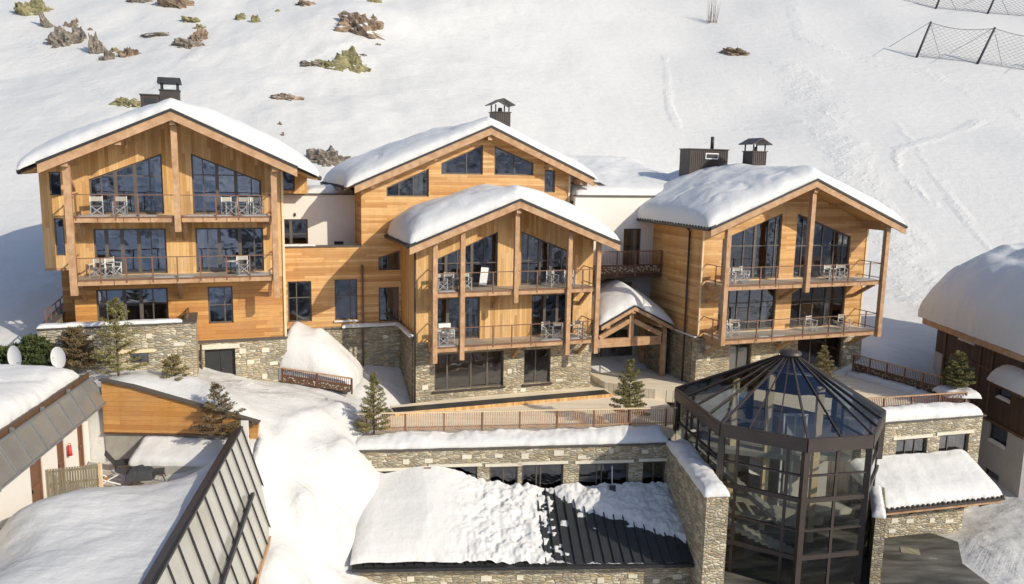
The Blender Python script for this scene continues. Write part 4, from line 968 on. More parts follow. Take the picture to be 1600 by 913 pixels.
tl = tl*prof(U+.1, .9, .3)*prof(Vv, np.where(U < 5, 1.6, .9), .3)*(.75+.35*Vn)+crest
tl = tl+np.clip((U-3.8)/2.2, .05, 1)*.42*lump*np.clip((10.5-U)/2, .3, 1)+np.where(U < 4, .05*fbm(U, Vv, 1.2, 3, 62), 0)
vb = 1.0-.82*(U-8.4)/6.8
up_ = (Vn-vb)*2.2; up_ = np.clip(up_, -1, .2)+.44*fbm(U, Vv, .7, 4, 66, .75)
up_ = up_-np.clip((8.6-U)/1.0, 0, 1)*.6
tl = np.maximum(tl, up_-.02)
Zs = zsh(U, Vv)+np.maximum(tl, -.12)
kp = (np.maximum(np.maximum(tl[:-1, :-1], tl[1:, 1:]), np.maximum(tl[1:, :-1], tl[:-1, 1:])) > -.03)
jj = .12*fbm(U*2, Vv*2, 1., 3, 67)
o = grid_mesh('shed_snow', U, Vv+np.where(Vn < .06, jj-.02, 0), Zs, 'snow', keep=kp)
sk = MB()
o.location = (FS[0], FS[1], 0); o.rotation_euler = (0, 0, FS[2]); tag(o, 'lumpy half-cleared snow sliding off the ribbed metal shed roof', 'roof snow', 'snow caps on the roofs')
# snow face over the gutter at the shed's left end
# shovel leaning on the roof
sv = thing('snow_shovel', 'snow shovel with a pale handle standing against the terrace windows', 'shovel', loc=tuple(wld(FT, 12.62, -.55, 0)), rz=FT[2])
MB().tube([(0, 0, -1.75), (.02, .22, -.85)], .022).build('handle', 'white_paint', sv); MB().box(-.16, .16, -.12, -.08, -2.1, -1.72).build('blade', 'black_cloth', sv)

# ================================================================== GLASS ATRIUM
P = [Vector((8.65, 39.7)), Vector((9.5, 34.1)), Vector((12.6, 32.3)), Vector((15.6, 33.0)), Vector((17.7, 36.5)), Vector((17.0, 40.3)), Vector((13.2, 42.3))]
cen = Vector((13.45, 37.4)); ZB = -4.4; ZT = 2.1; ZEV = 2.62; ZA = 5.2
at_ = thing('glass_atrium', 'polygonal brown steel and glass stair tower with a faceted pyramid roof', 'atrium', loc=(cen.x, cen.y, ZB))
L3 = lambda p, z: (p.x-cen.x, p.y-cen.y, z-ZB)
n = len(P); np_ = MB(); ring = MB(); mull = MB(); tra = MB()
for i in range(n):
    a, b = P[i], P[(i+1) % n]; d = (b-a).normalized(); nrm = Vector((d.y, -d.x))
    if (a-cen).dot(nrm) < 0: nrm = -nrm
    zb = ZB if i in (1, 2, 3) else .3
    MB().beam(L3(a, zb), L3(a, ZT), .26, .26, (d.x, d.y, 0)).build('column', 'metal_brown', at_)
    ring = MB(); ao = a+(a-cen)*.022; bo = b+(b-cen)*.022
    ring.beam(L3(ao, (ZT+ZEV)/2), L3(bo, (ZT+ZEV)/2), .16, ZEV-ZT); ring.build('ring_beam', 'metal_brown', at_)
    L = (b-a).length; k = MB()
    ts = (.2, .8) if L > 3.3 else (.5,)
    if i == 0: ts = (.25, .5, .75)
    for t in ts:
        p_ = a+(b-a)*t; k.beam(L3(p_, zb), L3(p_, ZT), .075, .13, (d.x, d.y, 0))
    for z, h in ((-.12, .2), (.98, .07), (-1.5, .07), (-2.75, .2)):
        if z > zb: k.beam(L3(a, z), L3(b, z), .14, h)
    k.build('mullions', 'metal_brown', at_)
    g = MB(); g.add([L3(a, zb), L3(b, zb), L3(b, ZT), L3(a, ZT)], [(0, 1, 2, 3)]); g.build('glass_wall', 'glass_tower', at_)
    # roof facet
    capr = .09; A3 = Vector(L3(ao, ZEV+.03)); B3 = Vector(L3(bo, ZEV+.03)); C3 = Vector((0, 0, ZA-ZB))
    ta = A3.lerp(C3, 1-capr); tb = B3.lerp(C3, 1-capr)
    g = MB(); g.add([A3, B3, tb, ta], [(0, 1, 2, 3)]); g.build('roof_glazing', 'glass_roof', at_)
    r = MB(); m_n = max(2, int(L/1.15)); nn = (B3-A3).cross(C3-A3).normalized(); up_v = tuple(nn)
    for q in range(m_n+1):
        t = q/m_n; s0 = A3.lerp(B3, t); s1 = ta.lerp(tb, t); wq = .085 if q == 0 else .045
        if q < m_n: r.beam(s0+nn*.02, s1+nn*.02, wq, .1, up_v)
    r.beam(A3, B3, .12, .08); pa = A3.lerp(C3, .5); pb = B3.lerp(C3, .5); r.beam(pa-nn*.08, pb-nn*.08, .07, .07, up_v)
    r.build('rafters', 'metal_brown', at_)
cpm = MB(); k_ = 20; vs = []
for rr_, zz in ((.0, ZA+.16), (.38, ZA+.11), (.52, ZA+.0), (.52, ZA-.08)):
    vs += [(rr_*math.cos(2*math.pi*i/k_), rr_*math.sin(2*math.pi*i/k_), zz-ZB) for i in range(k_)]
fs = [(j*k_+i, (j+1)*k_+i, (j+1)*k_+(i+1) % k_, j*k_+(i+1) % k_) for j in range(3) for i in range(k_)]
cpm.add(vs, fs, True); cpm.build('roof_cap', 'metal_brown', at_)
sl_ = MB(); sl_.prism([L3(p, 0)[:2] for p in (Vector((10.2, 38.6)), Vector((13.6, 37.6)), Vector((16.9, 37.6)), Vector((16.4, 40.1)), Vector((13.2, 41.9)), Vector((9.2, 39.6)))], -.3-ZB, -.05-ZB, 'z'); sl_.build('landing', 'concrete', at_)
sl_ = MB(); sl_.prism([L3(p, 0)[:2] for p in (Vector((9.4, 37.6)), Vector((12.2, 36.4)), Vector((17.1, 37.4)), Vector((16.4, 40.1)), Vector((13.2, 41.9)), Vector((9.1, 39.6)))], -2.95-ZB, -2.7-ZB, 'z'); sl_.build('landing', 'concrete', at_)
MB().prism([L3(p, 0)[:2] for p in P], 0.02, .06, 'z').build('floor', 'concrete', at_)
co = MB(); co.prism([L3(p, 0)[:2] for p in (Vector((14.0, 38.6)), Vector((16.3, 38.8)), Vector((16.2, 40.6)), Vector((13.8, 40.6)))], .06, 5.6, 'z'); co.build('lift_shaft', 'plaster_grey', at_)
bk = MB(); bk.prism([L3(p, 0)[:2] for p in (Vector((9.1, 39.8)), Vector((13.0, 42.0)), Vector((13.2, 41.7)), Vector((9.3, 39.5)))], .06, 4.6, 'z'); bk.build('back_wall', 'stone_grey', at_)
for (x, y, z0, z1) in ((12.9, 38.2, ZB, 3.9), (14.9, 37.0, ZB, 3.6), (11.4, 39.0, ZB, 3.6)):
    MB().beam(L3(Vector((x, y)), z0), L3(Vector((x, y)), z1), .3, .3, (1, 0, 0)).build('timber_post', 'beam_light', at_)
wp = MB()
for x in (13.5, 14.05, 14.6): wp.beam(L3(Vector((x, 37.7)), -2.7), L3(Vector((x, 37.7)), 2.0), .08, .08, (1, 0, 0))
wp.beam(L3(Vector((13.45, 37.7)), 2.0), L3(Vector((14.65, 37.7)), 2.0), .08, .1); wp.build('lift_frame', 'white_paint', at_)
st = MB()
for i in range(14):
    x = 10.0+i*.3; y = 36.2-i*.06; z = -2.7-.0+(-i)*.12
    st.box(x-cen.x-.15, x-cen.x+.14, y-cen.y-.7, y-cen.y+.7, z-ZB, z-ZB+.05)
st.build('stair_treads', 'concrete', at_)
st = MB()
for i in range(15):
    x = 12.9-i*.24; y = 36.4+i*.2; z = -2.6+i*.175
    st.box(x-cen.x-.15, x-cen.x+.14, y-cen.y-.7, y-cen.y+.7, z-ZB, z-ZB+.05)
st.beam((12.9-cen.x, 35.7-cen.y, -2.7-ZB), (9.4-cen.x, 38.6-cen.y, -.1-ZB), .06, .25); st.build('stair_treads', 'concrete', at_)
# dark slate pier on the right side of the atrium
pz = MB(); pz.prism([(15.95, 32.6), (16.5, 32.75), (18.0, 36.2), (17.6, 36.4)], -4.6, -1.05, 'z'); tag(pz.build('wing_wall', 'stone_grey'), 'dark narrow stone pier on the right foot of the atrium', 'wall')
o = snow_cap('ledge_snow', None, 0, 3.6, 0, .55, lambda U, Vv: U*0, .22, ru=.25, rf=.25, rb=.25, ef=.3, seed=71, mat='snow', res=.08, over=.02)
o.location = (16.45, 32.7, -1.05); o.rotation_euler = (0, 0, math.atan2(3.4, 1.35)); tag(o, 'small snow strip on the dark stone pier right of the atrium', 'snow', 'snow banks on wall tops')

# ================================================================== RIGHT ANNEX AND TERRACE
X = thing('annex', 'stone annex with two windows and a snow covered lean-to roof right of the atrium', 'building', FX)
x1 = rect(.95, 2.9, -1.3, .0); x2 = rect(3.68, 5.6, -1.3, .05)
wall('stone_wall', 'stone', X, [(-1.2, -4.3), (6.35, -4.3), (6.35, .98), (-1.2, .94)], [x1, x2], 0, .45, blocks=rblocks(5, .2, 6.2, -1, .8, 61, avoid=[(.7, 3.1, -2, .3), (3.4, 5.9, -2, .3)]))
wall('stone_wall', 'stone', X, rect(.45, 9, -4.3, .98), y=6.0, t=.35, axis='x')
window(X, x1, 0, [1.6, 2.2], [], curt=[]); window(X, x2, 0, [4.3], [], curt=[])
for q in (x1, x2): box('lintel', 'stone_pale', X, q[0][0]-.25, q[1][0]+.25, -.05, .05, q[2][1]+.03, q[2][1]+.2)
box('capping', 'capping', X, -1.2, 6.5, -.1, .6, .98, 1.05)
zl = lambda v: -1.45+.27*v
lr = MB(); lr.add([(-2.0, -3.0, zl(-3)), (5.0, -3.0, zl(-3)), (5.6, 0, zl(0)), (-.5, 0, zl(0)), (-2.0, -3.0, zl(-3)-.12), (5.0, -3.0, zl(-3)-.12), (5.6, 0, zl(0)-.12), (-.5, 0, zl(0)-.12)],
   [(0, 1, 2, 3), (7, 6, 5, 4), (0, 4, 5, 1), (1, 5, 6, 2), (2, 6, 7, 3), (3, 7, 4, 0)])
u = -1.9
while u < 5: lr.beam((u, -3.04, zl(-3)+.03), (u, -2.5, zl(-2.5)+.03), .12, .07); u += .3
lr = lr.build('lean_to_roof', 'tile', X)
box('eaves_beam', 'beam', lr, -2.0, 5.0, -2.97, -2.8, zl(-3)-.3, zl(-3)-.125)
for u in (-1.2, .3, 1.8, 3.3, 4.6): MB().beam((u, -2.9, zl(-3)-.22), (u, -2.05, zl(-3)-.8), .12, .14).build('bracket', 'beam_dark', lr)
box('gutter', 'metal_brown', lr, -2.0, 5.05, -3.12, -3.02, zl(-3)-.1, zl(-3)-.01)
wall('lower_wall', 'stone', X, rect(-1.6, 3.6, -4.5, zl(-2.1)-.13), [], -2.1, .45, blocks=rblocks(7, -1.3, 3.3, -4, -2.6, 62))
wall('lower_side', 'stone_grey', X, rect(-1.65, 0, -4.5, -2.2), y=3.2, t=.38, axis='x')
U, Vv = np.meshgrid(np.linspace(-1.95, 5.05, 110), np.linspace(-2.95, -.02, 50)); k = (Vv+3)/3
Uo = U+k*np.where(U > 2, (U-2)/3*.55, (2-U)/4*1.4*0)
B_ = zl(Vv); p_ = prof(U+2, .6, .3)*prof(5.1-U, .7, .25)*prof(Vv+3, .8, .25)
Zq = B_+(.42+.28*k)*p_*(1+.5*fbm(U, Vv, 2.2, 3, 77))+.08*fbm(U, Vv, .8, 4, 78)*p_
o = grid_mesh('lean_to_snow', Uo, Vv+.1*fbm(U*3, Vv*3, 1, 3, 79)*(k < .06), Zq, 'snow', skirt=B_); o.location = (FX[0], FX[1], 0); o.rotation_euler = (0, 0, FX[2]); tag(o, 'soft snow covering the tiled lean-to roof beside the asphalt yard', 'roof snow', 'snow caps on the roofs')
o = snow_cap('ledge_snow', None, -.6, 6.3, -.04, 1.0, lambda U, Vv: 1.05+U*0, .55, ru=.7, rf=.6, rb=.5, ef=.2, eb=.5, amp=.25, seed=81, mat='snow', res=.1, over=.05, lump=.08)
o.location = (FX[0], FX[1], 0); o.rotation_euler = (0, 0, FX[2]); tag(o, 'rounded bank of snow on top of the right stone annex below the railing', 'snow', 'snow banks on wall tops')
def xw(u, v): p = wld(FX, u, v); return (p.x, p.y)
rt = empty('side_terrace', (20, 44, 0), 0, 'snow dusted timber terrace with carved railings in front of the right chalet', 'terrace')
rp_ = lambda x, y: (x-20, y-44)
tp = [xw(-1.3, .6), xw(6.2, .6), (24.8, 44.0), (22.0, 49.9), (15, 49), (12.5, 44.5)]
MB().prism([rp_(*q) for q in tp], -3.5, 1.03, 'z').build('platform', 'wood_deck', rt)
def railrun(par, p, q, z0, h, npan, off, fr_=True, bal=True, mat='rail', dz=0):
    p = Vector(p)-Vector(off[:2]); q = Vector(q)-Vector(off[:2]); z0 -= off[2]; d = q-p; L = d.length; an = math.atan2(d.y, d.x)
    e = MB(); P3 = lambda t, z: (p.x+d.x*t, p.y+d.y*t, z0+z+dz*t)
    e.beam(P3(0, h), P3(1, h), .09, .06)
    e.build('handrail', 'beam', par)
    for i in range(npan+1): MB().beam(P3(i/npan, -.05), P3(i/npan, h), .09, .09, (d.x, d.y, 0)).build('post', mat, par)
    b = MB(); k = int(L/.11)
    lo = h*.52 if fr_ else .08
    for i in range(k): b.beam(P3((i+.5)/k, lo), P3((i+.5)/k, h-.03), .025, .025, (d.x, d.y, 0))
    b.beam(P3(0, lo), P3(1, lo), .04, .05); b.build('balusters', mat, par)
    if fr_:
        rnd = random.Random(5); nr = Vector((-d.y, d.x)).normalized()
        for i in range(npan):
            m = MB(); a0 = (i+.03)/npan; a1 = (i+.97)/npan
            m.beam(P3(a0, h*.27), P3(a1, h*.27), .03, h*.46); m.mi = 1
            for s in (-1, 1):
                for _ in range(26):
                    t = a0+(a1-a0)*rnd.random(); z = h*(.1+.34*rnd.random()); r_ = rnd.uniform(.025, .06); dx = nr*(.018*s); tx = d.normalized()
                    c0 = Vector((*(p+d*t+dx), z0+z+dz*t)); t3 = Vector((tx.x, tx.y, 0))
                    m.add([c0-t3*r_, c0-Vector((0, 0, r_*.8)), c0+t3*r_, c0+Vector((0, 0, r_*.8))], [(0, 1, 2, 3)])
            m.build('fretwork_panel', ['beam_dark', 'canvas'], par)
r1 = empty('terrace_railing', (21.2, 49.4, 1.25), 0, 'carved brown terrace railing running back beside the right chalet', 'railing')
railrun(r1, (21.9, 49.6), (24.7, 44.2), 1.15, 1.2, 5, (21.2, 49.4, 1.25))
ps = G(1366, 640, 1.25); r2 = empty('terrace_railing', (*xw(-.9, 1.45), 1.25), 0, 'pale topped baluster railing above the right annex wall', 'railing')
railrun(r2, xw(-.9, 1.1), xw(6.2, 1.1), 1.05, .95, 4, (*xw(-.9, 1.45), 1.25), fr_=False)
o = snow_cap('ledge_snow', None, 0, 6.4, 0, .8, lambda U, Vv: U*0, .3, ru=.3, rf=.3, rb=.3, ef=.2, seed=85, mat='snow', res=.1, over=.02)
o.location = (21.3, 49.3, 1.04); o.rotation_euler = (0, 0, math.atan2(-5.4, 2.8)); tag(o, 'shaded strip of snow along the foot of the carved terrace railing', 'snow', 'snow banks on wall tops')

# ================================================================== NEIGHBOUR BUILDING ON THE RIGHT
FE = (28.45, 52.2, math.radians(-90))        # u runs towards the camera, y = into the building? (+y local = +x world)
Eb = thing('building', 'dark timber and plaster house at the right edge under a very thick snow roof', 'building', FE)
def Ew(px, py, x=28.45): d = ray(px, py); t = x/d.x; return (52.2-d.y*t, CAMZ+d.z*t)
def er(x0, x1, y0, y1): a_, b_ = Ew(x0, (y0+y1)/2)[0], Ew(x1, (y0+y1)/2)[0]; xm = (x0+x1)/2; return rect(a_, b_, Ew(xm, y1)[1], Ew(xm, y0)[1])
e1_ = er(1498, 1525, 517, 536); e2_ = er(1563, 1590, 523, 545); e3_ = er(1556, 1580, 601, 627); e4_ = er(1543, 1573, 665, 697); e5_ = er(1536, 1560, 736, 752); e6_ = er(1508, 1519, 572, 602)
ZP = Ew(1560, 663)[1]; ZS = Ew(1565, 597)[1]
wall('upper_wall', 'wood_dark', Eb, rect(0, 10, ZP+.003, 4.2), [e1_, e2_, e3_, e6_], 0, .3)
wall('lower_wall', 'plaster_grey', Eb, rect(0, 10, -6, ZP), [e4_, e5_], .04, .3)
wall('end_wall', 'wood_dark', Eb, rect(.3, 12, -6, 4.2), y=.02, t=.3, axis='x'); wall('end_wall', 'wood_dark', Eb, rect(.3, 12, -6, 4.2), y=9.7, t=.25, axis='x')
box('plaster_panel', 'plaster_grey', Eb, .03, Ew(1473, 560)[0], -.04, 0, ZP+.1, Ew(1460, 548)[1])
box('string_course', 'beam_dark', Eb, 0, 10, -.08, 0, ZP-.1, ZP+.06)
for u in (Ew(1475, 560)[0], Ew(1532, 560)[0], Ew(1552, 560)[0]): box('pilaster', 'beam_dark', Eb, u-.1, u+.1, -.07, 0, ZP+.1, 4.05)
box('string_course', 'beam_dark', Eb, 1.9, 7.1, -.06, 0, Ew(1500, 560)[1], Ew(1500, 560)[1]+.15)
for q, y in ((e1_, 0), (e2_, 0), (e3_, 0), (e4_, .04), (e5_, .04), (e6_, 0)): window(Eb, q, y, [], [], fwid=.05)
for q in (e1_, e3_, e4_): 
    o = snow_cap('sill_snow', None, q[0][0]+.02, q[1][0]-.02, -.04, .13, lambda U, Vv, z=q[0][1]: z+.02+U*0, .2, ru=.4, rf=.1, rb=.1, ef=.3, amp=.02, seed=91, mat='snow', res=.05, over=0); o.parent = Eb
eb = MB(); eb.box(-.6, 10.9, -.75, -.6, 3.85, 4.2); eb.box(-.6, 10.9, -.6, 2, 3.97, 4.13); eb = eb.build('roof', 'beam', Eb)
MB().prism([(-.75, 4.26), (3.6, 6.8), (7, 6.8), (11, 4.26), (11, 4.21), (-.75, 4.21)], -.9, 10.8, 'x').build('roof_deck', 'beam_dark', eb)
def capE(U, Vv): return 4.26+.62*np.clip(np.minimum(Vv+.75, 11.2-Vv), 0, 4.2)
o = snow_cap('roof_snow', None, -.9, 10.9, -.85, 11, capE, 2.7, ru=1.5, rf=3.0, rb=4, eu=.5, ef=.34, amp=.2, seed=95, over=.2)
o.location = (FE[0], FE[1], 0); o.rotation_euler = (0, 0, FE[2]); tag(o, 'enormous domed snow load on the dark house at the right edge', 'roof snow', 'snow caps on the roofs')
pr_ = MB(); uS = Ew(1561, 580)[0]; pr_.box(uS, 9.99, -.5, -.01, ZS-.2, ZS); pr_.build('side_roof', 'beam_dark', Eb)
o = snow_cap('side_roof_snow', None, uS-.1, 10.9, -.6, 2.0, lambda U, Vv: ZS+.35*np.clip(Vv+.6, 0, 3), .95, ru=1.2, rf=1.0, rb=.3, eu=.3, ef=.35, eb=1, seed=97)
o.location = (FE[0], FE[1], 0); o.rotation_euler = (0, 0, FE[2]); tag(o, 'smaller snow hump on a side roof at the right picture edge', 'roof snow', 'snow caps on the roofs')


# ================================================================== SNOW PILE AND RUST FENCE BETWEEN THE CHALETS
o = snow_cap('snow_pile', None, -12.45, -8.55, 41.45, 44.75, lambda U, Vv: 2.2-.15*(U+12.4), lambda U, Vv: 2.6-.62*np.clip(U+10.7, 0, 9), ru=.5, rf=2.3, rb=.8, ef=.3, eu=.5, eb=.3, amp=.22, seed=101, mat='snow', over=.08, ru2=1.6)
tag(o, 'tall snow pile heaped behind the rust brown fence against the stone wall', 'snow')
rfz = empty('snow_fence', (-12.1, 41.3, 1.9), 0, 'rust brown carved fence holding back a tall snow pile', 'fence')
railrun(rfz, (-12.2, 41.35), (-8.45, 41.15), 2.1, .8, 2, (-12.1, 41.3, 1.9), mat='rust', dz=-.45)

# ================================================================== LEFT HOUSE, AWNING, COURTYARD
FH = (-16.0, 16.6, math.radians(98.2))
H_ = thing('house', 'low white house at lower left with brown doors and a flat snowy roof', 'building', FH)
d1 = rect(15.8, 16.5, .55, 2.55); d2 = rect(13.75, 14.5, .55, 2.6); d3 = rect(11.4, 12.45, .45, 2.6)
wall('wall', 'plaster', H_, rect(-1, 17.0, -.5, 4.3), [d1, d2, d3], 0, .3)
for q in (d1, d2, d3):
    a, b, z0, z1 = q[0][0], q[1][0], q[0][1], q[2][1]
    dm = MB(); dm.box(a, b, .12, .17, z0, z1); dm.box(a, a+.09, .05, .12, z0, z1); dm.box(b-.09, b, .05, .12, z0, z1); dm.box(a+.09, b-.09, .05, .12, z1-.09, z1); dm.box(a+.09, b-.09, .08, .12, (z0+z1)/2-.05, (z0+z1)/2+.05)
    dm = dm.build('door', 'rail', H_); box('handle', 'metal_dark', dm, a+.14, a+.2, .02, .1, z0+.95, z0+1.08)
box('roof_slab', 'capping', H_, -1, 17.0, -.05, 20, 4.3, 4.5); box('fascia', 'beam_dark', H_, -1, 17.1, -.14, -.052, 4.22, 4.55); box('white_edge', 'plaster', H_, -1, 17.0, -.32, -.145, 4.2, 4.3)
wall('far_wall', 'plaster', H_, rect(.3, 19, -.5, 4.3), y=16.7, t=.25, axis='x')
o = snow_cap('roof_snow', None, -3, 16.8, .12, 22, lambda U, Vv: 4.5+U*0, .72, ru=1.2, rf=1.3, rb=1, eu=.25, ef=.3, seed=111, res=.2, mat='snow_smooth')
o.location = (FH[0], FH[1], 0); o.rotation_euler = (0, 0, FH[2]); tag(o, 'flat deep snow on the low white house roof at lower left', 'roof snow', 'snow caps on the roofs')
aw = thing('glass_awning', 'long tilted awning of grey framed dark glass panels over the white house doors', 'awning', FH)
u = .2; k = 0; T0 = (-.3, 4.38); T1 = (-.86, 3.28)
while u < 16.2:
    a, b = u+.03, u+1.2; y0, z0 = T0; y1, z1 = T1
    p = MB(); p.add([(a, y0, z0), (b, y0, z0), (b, y1, z1), (a, y1, z1)], [(0, 1, 2, 3)]); p.build('glass_panel', 'screen_glass', aw)
    f = MB(); nv = (0, .9, .45)
    f.beam((a-.03, y0, z0+.02), (a-.03, y1, z1+.02), .06 if k % 3 else .11, .09, nv); f.beam((a, y0, z0+.02), (b, y0, z0+.02), .07, .07); f.beam((a, y1, z1+.02), (b, y1, z1+.02), .07, .07)
    f.build('panel_frame', 'metal_grey', aw)
    if k % 2 == 0:
        box('clip', 'metal_grey', aw, a-.08, a+.02, y0-.0, y0+.12, z0-.02, z0+.16); b_ = MB(); b_.beam((a-.03, y1-.02, z1-.02), (a-.03, 0, z1-.25), .06, .1); b_.build('bracket', 'metal_grey', aw)
    u += 1.2; k += 1
gw = empty('gable_wall', (-14.4, 33.4, 0), 0, 'orange boarded sloping wall closing the far end of the sunken courtyard', 'wall')
wall('boarding', 'wood_red', gw, [(-3.3, 1.97), (3.15, 1.97), (3.35, 1.6), (3.45, 2.5), (-1.9, 4.0), (-3.3, 4.3)], [], -.05, .2)
wall('boarding_end', 'wood_red', gw, [(3.0, 1.35), (3.4, 1.3), (3.45, 2.45), (3.0, 2.5)], [], -.08, .03)
m = MB(); m.beam((-3.35, 0, 4.33), (-1.9, 0, 4.05), .34, .06, (0, 0, 1)); m.beam((-1.9, 0, 4.05), (3.5, 0, 2.54), .34, .06, (0, 0, 1)); m.build('edge_flashing', 'capping', gw)
wall('concrete_base', 'concrete', gw, rect(-3.3, 3.15, -1, 1.96), [], .03, .2)
box('bottom_rail', 'beam_dark', gw, -3.3, 3.1, -.1, .0, 1.9, 1.968)
o = snow_cap('snow_bank', None, -16.0, -10.95, 32.0, 33.38, lambda U, Vv: 1.0+(Vv-32.0)*.42, .22, ru=.15, rf=.2, rb=.1, ef=.6, eu=.8, eb=1, seed=115, mat='snow', over=.03)
tag(o, 'smooth snow bank on the low concrete ledge under the orange boarded wall', 'snow')
box('ledge', 'concrete', gw, -1.5, 3.0, -1.38, .0, .3, 1.0)
# steep glazing
R0 = Vector((RX0, 31.9, 2.8)); R1 = Vector((RX1, 18.3, 2.8)); dv = Vector((1.34, -.1, -4.0))
gg = empty('sloping_glazing', tuple(R0-Vector((0, 0, 4.3))), 0, 'steep wall of pale glass panes with dark bars at lower left centre', 'glazing'); og = gg.location
R0l, R1l = R0-og, R1-og; L = (R1-R0).length; npn = 12
nrm = (R1-R0).cross(dv).normalized();
if nrm.x < 0: nrm = -nrm
for i in range(npn):
    a = R0l.lerp(R1l, i/npn); b = R0l.lerp(R1l, (i+1)/npn)
    p = MB(); p.add([a, b, b+dv, a+dv], [(0, 1, 2, 3)]); p.build('pane', 'glazing_pale', gg)
g = MB()
for i in range(npn+1):
    a = R0l.lerp(R1l, i/npn); g.beam(a+nrm*.03, a+dv+nrm*.03, .035 if i % 4 else .07, .06, tuple(nrm))
g.build('glazing_bars', 'metal_dark', gg)
MB().beam(R0l+nrm*.04, R1l+nrm*.04, .12, .1).build('ridge_rail', 'metal_dark', gg)
a = R0l.lerp(R1l, .16)+dv*.5; b = R0l.lerp(R1l, 1)+dv*.62
MB().beam(a+nrm*.16, b+nrm*.16, .12, .14, tuple(nrm)).build('cross_bar', 'metal_dark', gg)
m = MB(); A_, B_ = R0l+Vector((-.03, 0, .03)), R1l+Vector((-.03, 0, .03)); m.add([A_, B_, B_+Vector((-.42, -.05, -.3)), A_+Vector((-.36, -.05, -.26)), A_+Vector((0, 0, -.06)), B_+Vector((0, 0, -.06)), B_+Vector((-.42, -.05, -.38)), A_+Vector((-.36, -.05, -.34))], [(0, 1, 2, 3), (7, 6, 5, 4), (0, 4, 5, 1), (1, 5, 6, 2), (2, 6, 7, 3), (3, 7, 4, 0)]); m.build('fascia', 'rail_dark', gg)
MB().beam(R0l+dv*1.0+Vector((.02, 0, -.1)), R1l+dv+Vector((.02, 0, -.1)), .12, .2).build('sill', 'beam', gg)
MB().beam(R0l+Vector((.12, .15, .25)), R0l+Vector((.12, .15, -1.6)), .3, .05).build('end_post', 'plaster', gg)
m = MB(); q0 = R0l.lerp(R1l, .36)+dv*1.02+Vector((.1, 0, .3)); m.add([q0, q0+Vector((.9, -5, 0)), q0+Vector((.9, -5, -2)), q0+Vector((0, 0, -1.6))], [(0, 1, 2, 3)]); m.build('boarding', 'wood_red', gg)

# wooden screen fence
sf = empty('screen_fence', (*G(70, 790, .5).to_2d(), .55), 0, 'grey weathered slatted fence beside the white house doors', 'fence')
p0, p1 = G(68, 790, .5).to_2d(), G(160, 779, .5).to_2d(); d = p1-p0; o0 = sf.location.to_2d()
m = MB(); kk = 22
for i in range(kk):
    q = p0+d*(i+.5)/kk-o0; m.beam((q.x, q.y, .05), (q.x, q.y, 1.38), d.length/kk*.8, .025, (0, 1, 0))
m.build('slats', 'wood_grey', sf)
m = MB()
for z in (.25, .75, 1.25): m.beam((p0.x-o0.x, p0.y-o0.y+.04, z), (p1.x-o0.x, p1.y-o0.y+.04, z), .04, .08)
m.build('rails', 'wood_grey', sf)
for t in (0, 1): q = p0+d*t-o0; MB().beam((q.x, q.y-.03, 0), (q.x, q.y-.03, 1.45), .11, .11, (0, 1, 0)).build('post', 'beam_light', sf)
def lounger(loc, rz, label, back=.6, cloth=False):
    e = empty('sun_lounger', loc, rz, label, 'sun lounger', 'sun loungers in the courtyard')
    m = MB(); m.box(0, 1.25, -.32, .32, .33, .37); m.build('seat', 'black_cloth', e)
    m = MB(); m.beam((0, 0, .35), (-.62*math.cos(back), 0, .35+.62*math.sin(back)), .64, .035, (0, 0, 1)); m.build('backrest', 'black_cloth', e)
    m = MB()
    for y in (-.31, .31): m.beam((-.0, y, .35), (1.25, y, .35), .04, .05)
    m.build('frame', 'metal_dark', e)
    for x in (.1, 1.15):
        for y in (-.3, .3): MB().beam((x, y, .34), (x+.12*(1 if x > .5 else -1), y, 0), .035, .035, (0, 1, 0)).build('leg', 'metal_dark', e)
    return e
L1p = G(206, 752, .68); lounger((L1p.x, L1p.y, .62), math.radians(22), 'black sun lounger with a crumpled dark blanket heaped on it', .5)
L2p = G(176, 737, .68); lounger((L2p.x, L2p.y+.2, .62), math.radians(24), 'black sun lounger with its back raised steeply, behind the blanket covered one', 1.0)
xx, yy = np.meshgrid(np.linspace(-.5, .5, 40), np.linspace(-.42, .42, 34))
zz = .36+.22*prof(.5-np.abs(xx), .4, 0)*prof(.42-np.abs(yy), .3, 0)*(1+1.6*fbm(xx, yy, .35, 4, 130, .7))+np.where(np.abs(yy) > .33, -.35*(np.abs(yy)-.33)/.09*.6, 0)
o = grid_mesh('blanket', xx, yy, zz, 'black_cloth'); o.location = (L1p.x+.3, L1p.y+.1, .64); o.rotation_euler = (0, 0, .3); tag(o, 'crumpled dark blanket thrown over a sun lounger', 'blanket')
fc = empty('deck_chair', (*G(168, 757, .65).to_2d(), .62), .4, 'collapsed pale deck chair with an orange cloth beside the loungers', 'deck chair')
m = MB()
for y in (-.25, .25): m.beam((-.5, y, .02), (.45, y, .5), .04, .04); m.beam((-.4, y, .45), (.5, y, .05), .04, .04)
m.build('frame', 'white_paint', fc); m = MB(); m.beam((-.45, 0, .1), (.1, 0, .3), .45, .015); m.build('seat', 'orange_cloth', fc)
bagp = G(98, 722, 1.0); bg_ = MB(); bg_.tube([(0, 0, 0), (0, 0, .15), (0, 0, .42)], .10, 10, .07); bg_.tube([(-.06, 0, .42), (-.03, 0, .52), (.03, 0, .52), (.06, 0, .42)], .012)
bg_ = bg_.build('bag', 'red'); bg_.location = (*wld(FH, 14.6, -.14).to_2d(), 1.75); tag(bg_, 'small red bag hanging on the white wall by a brown door', 'bag')

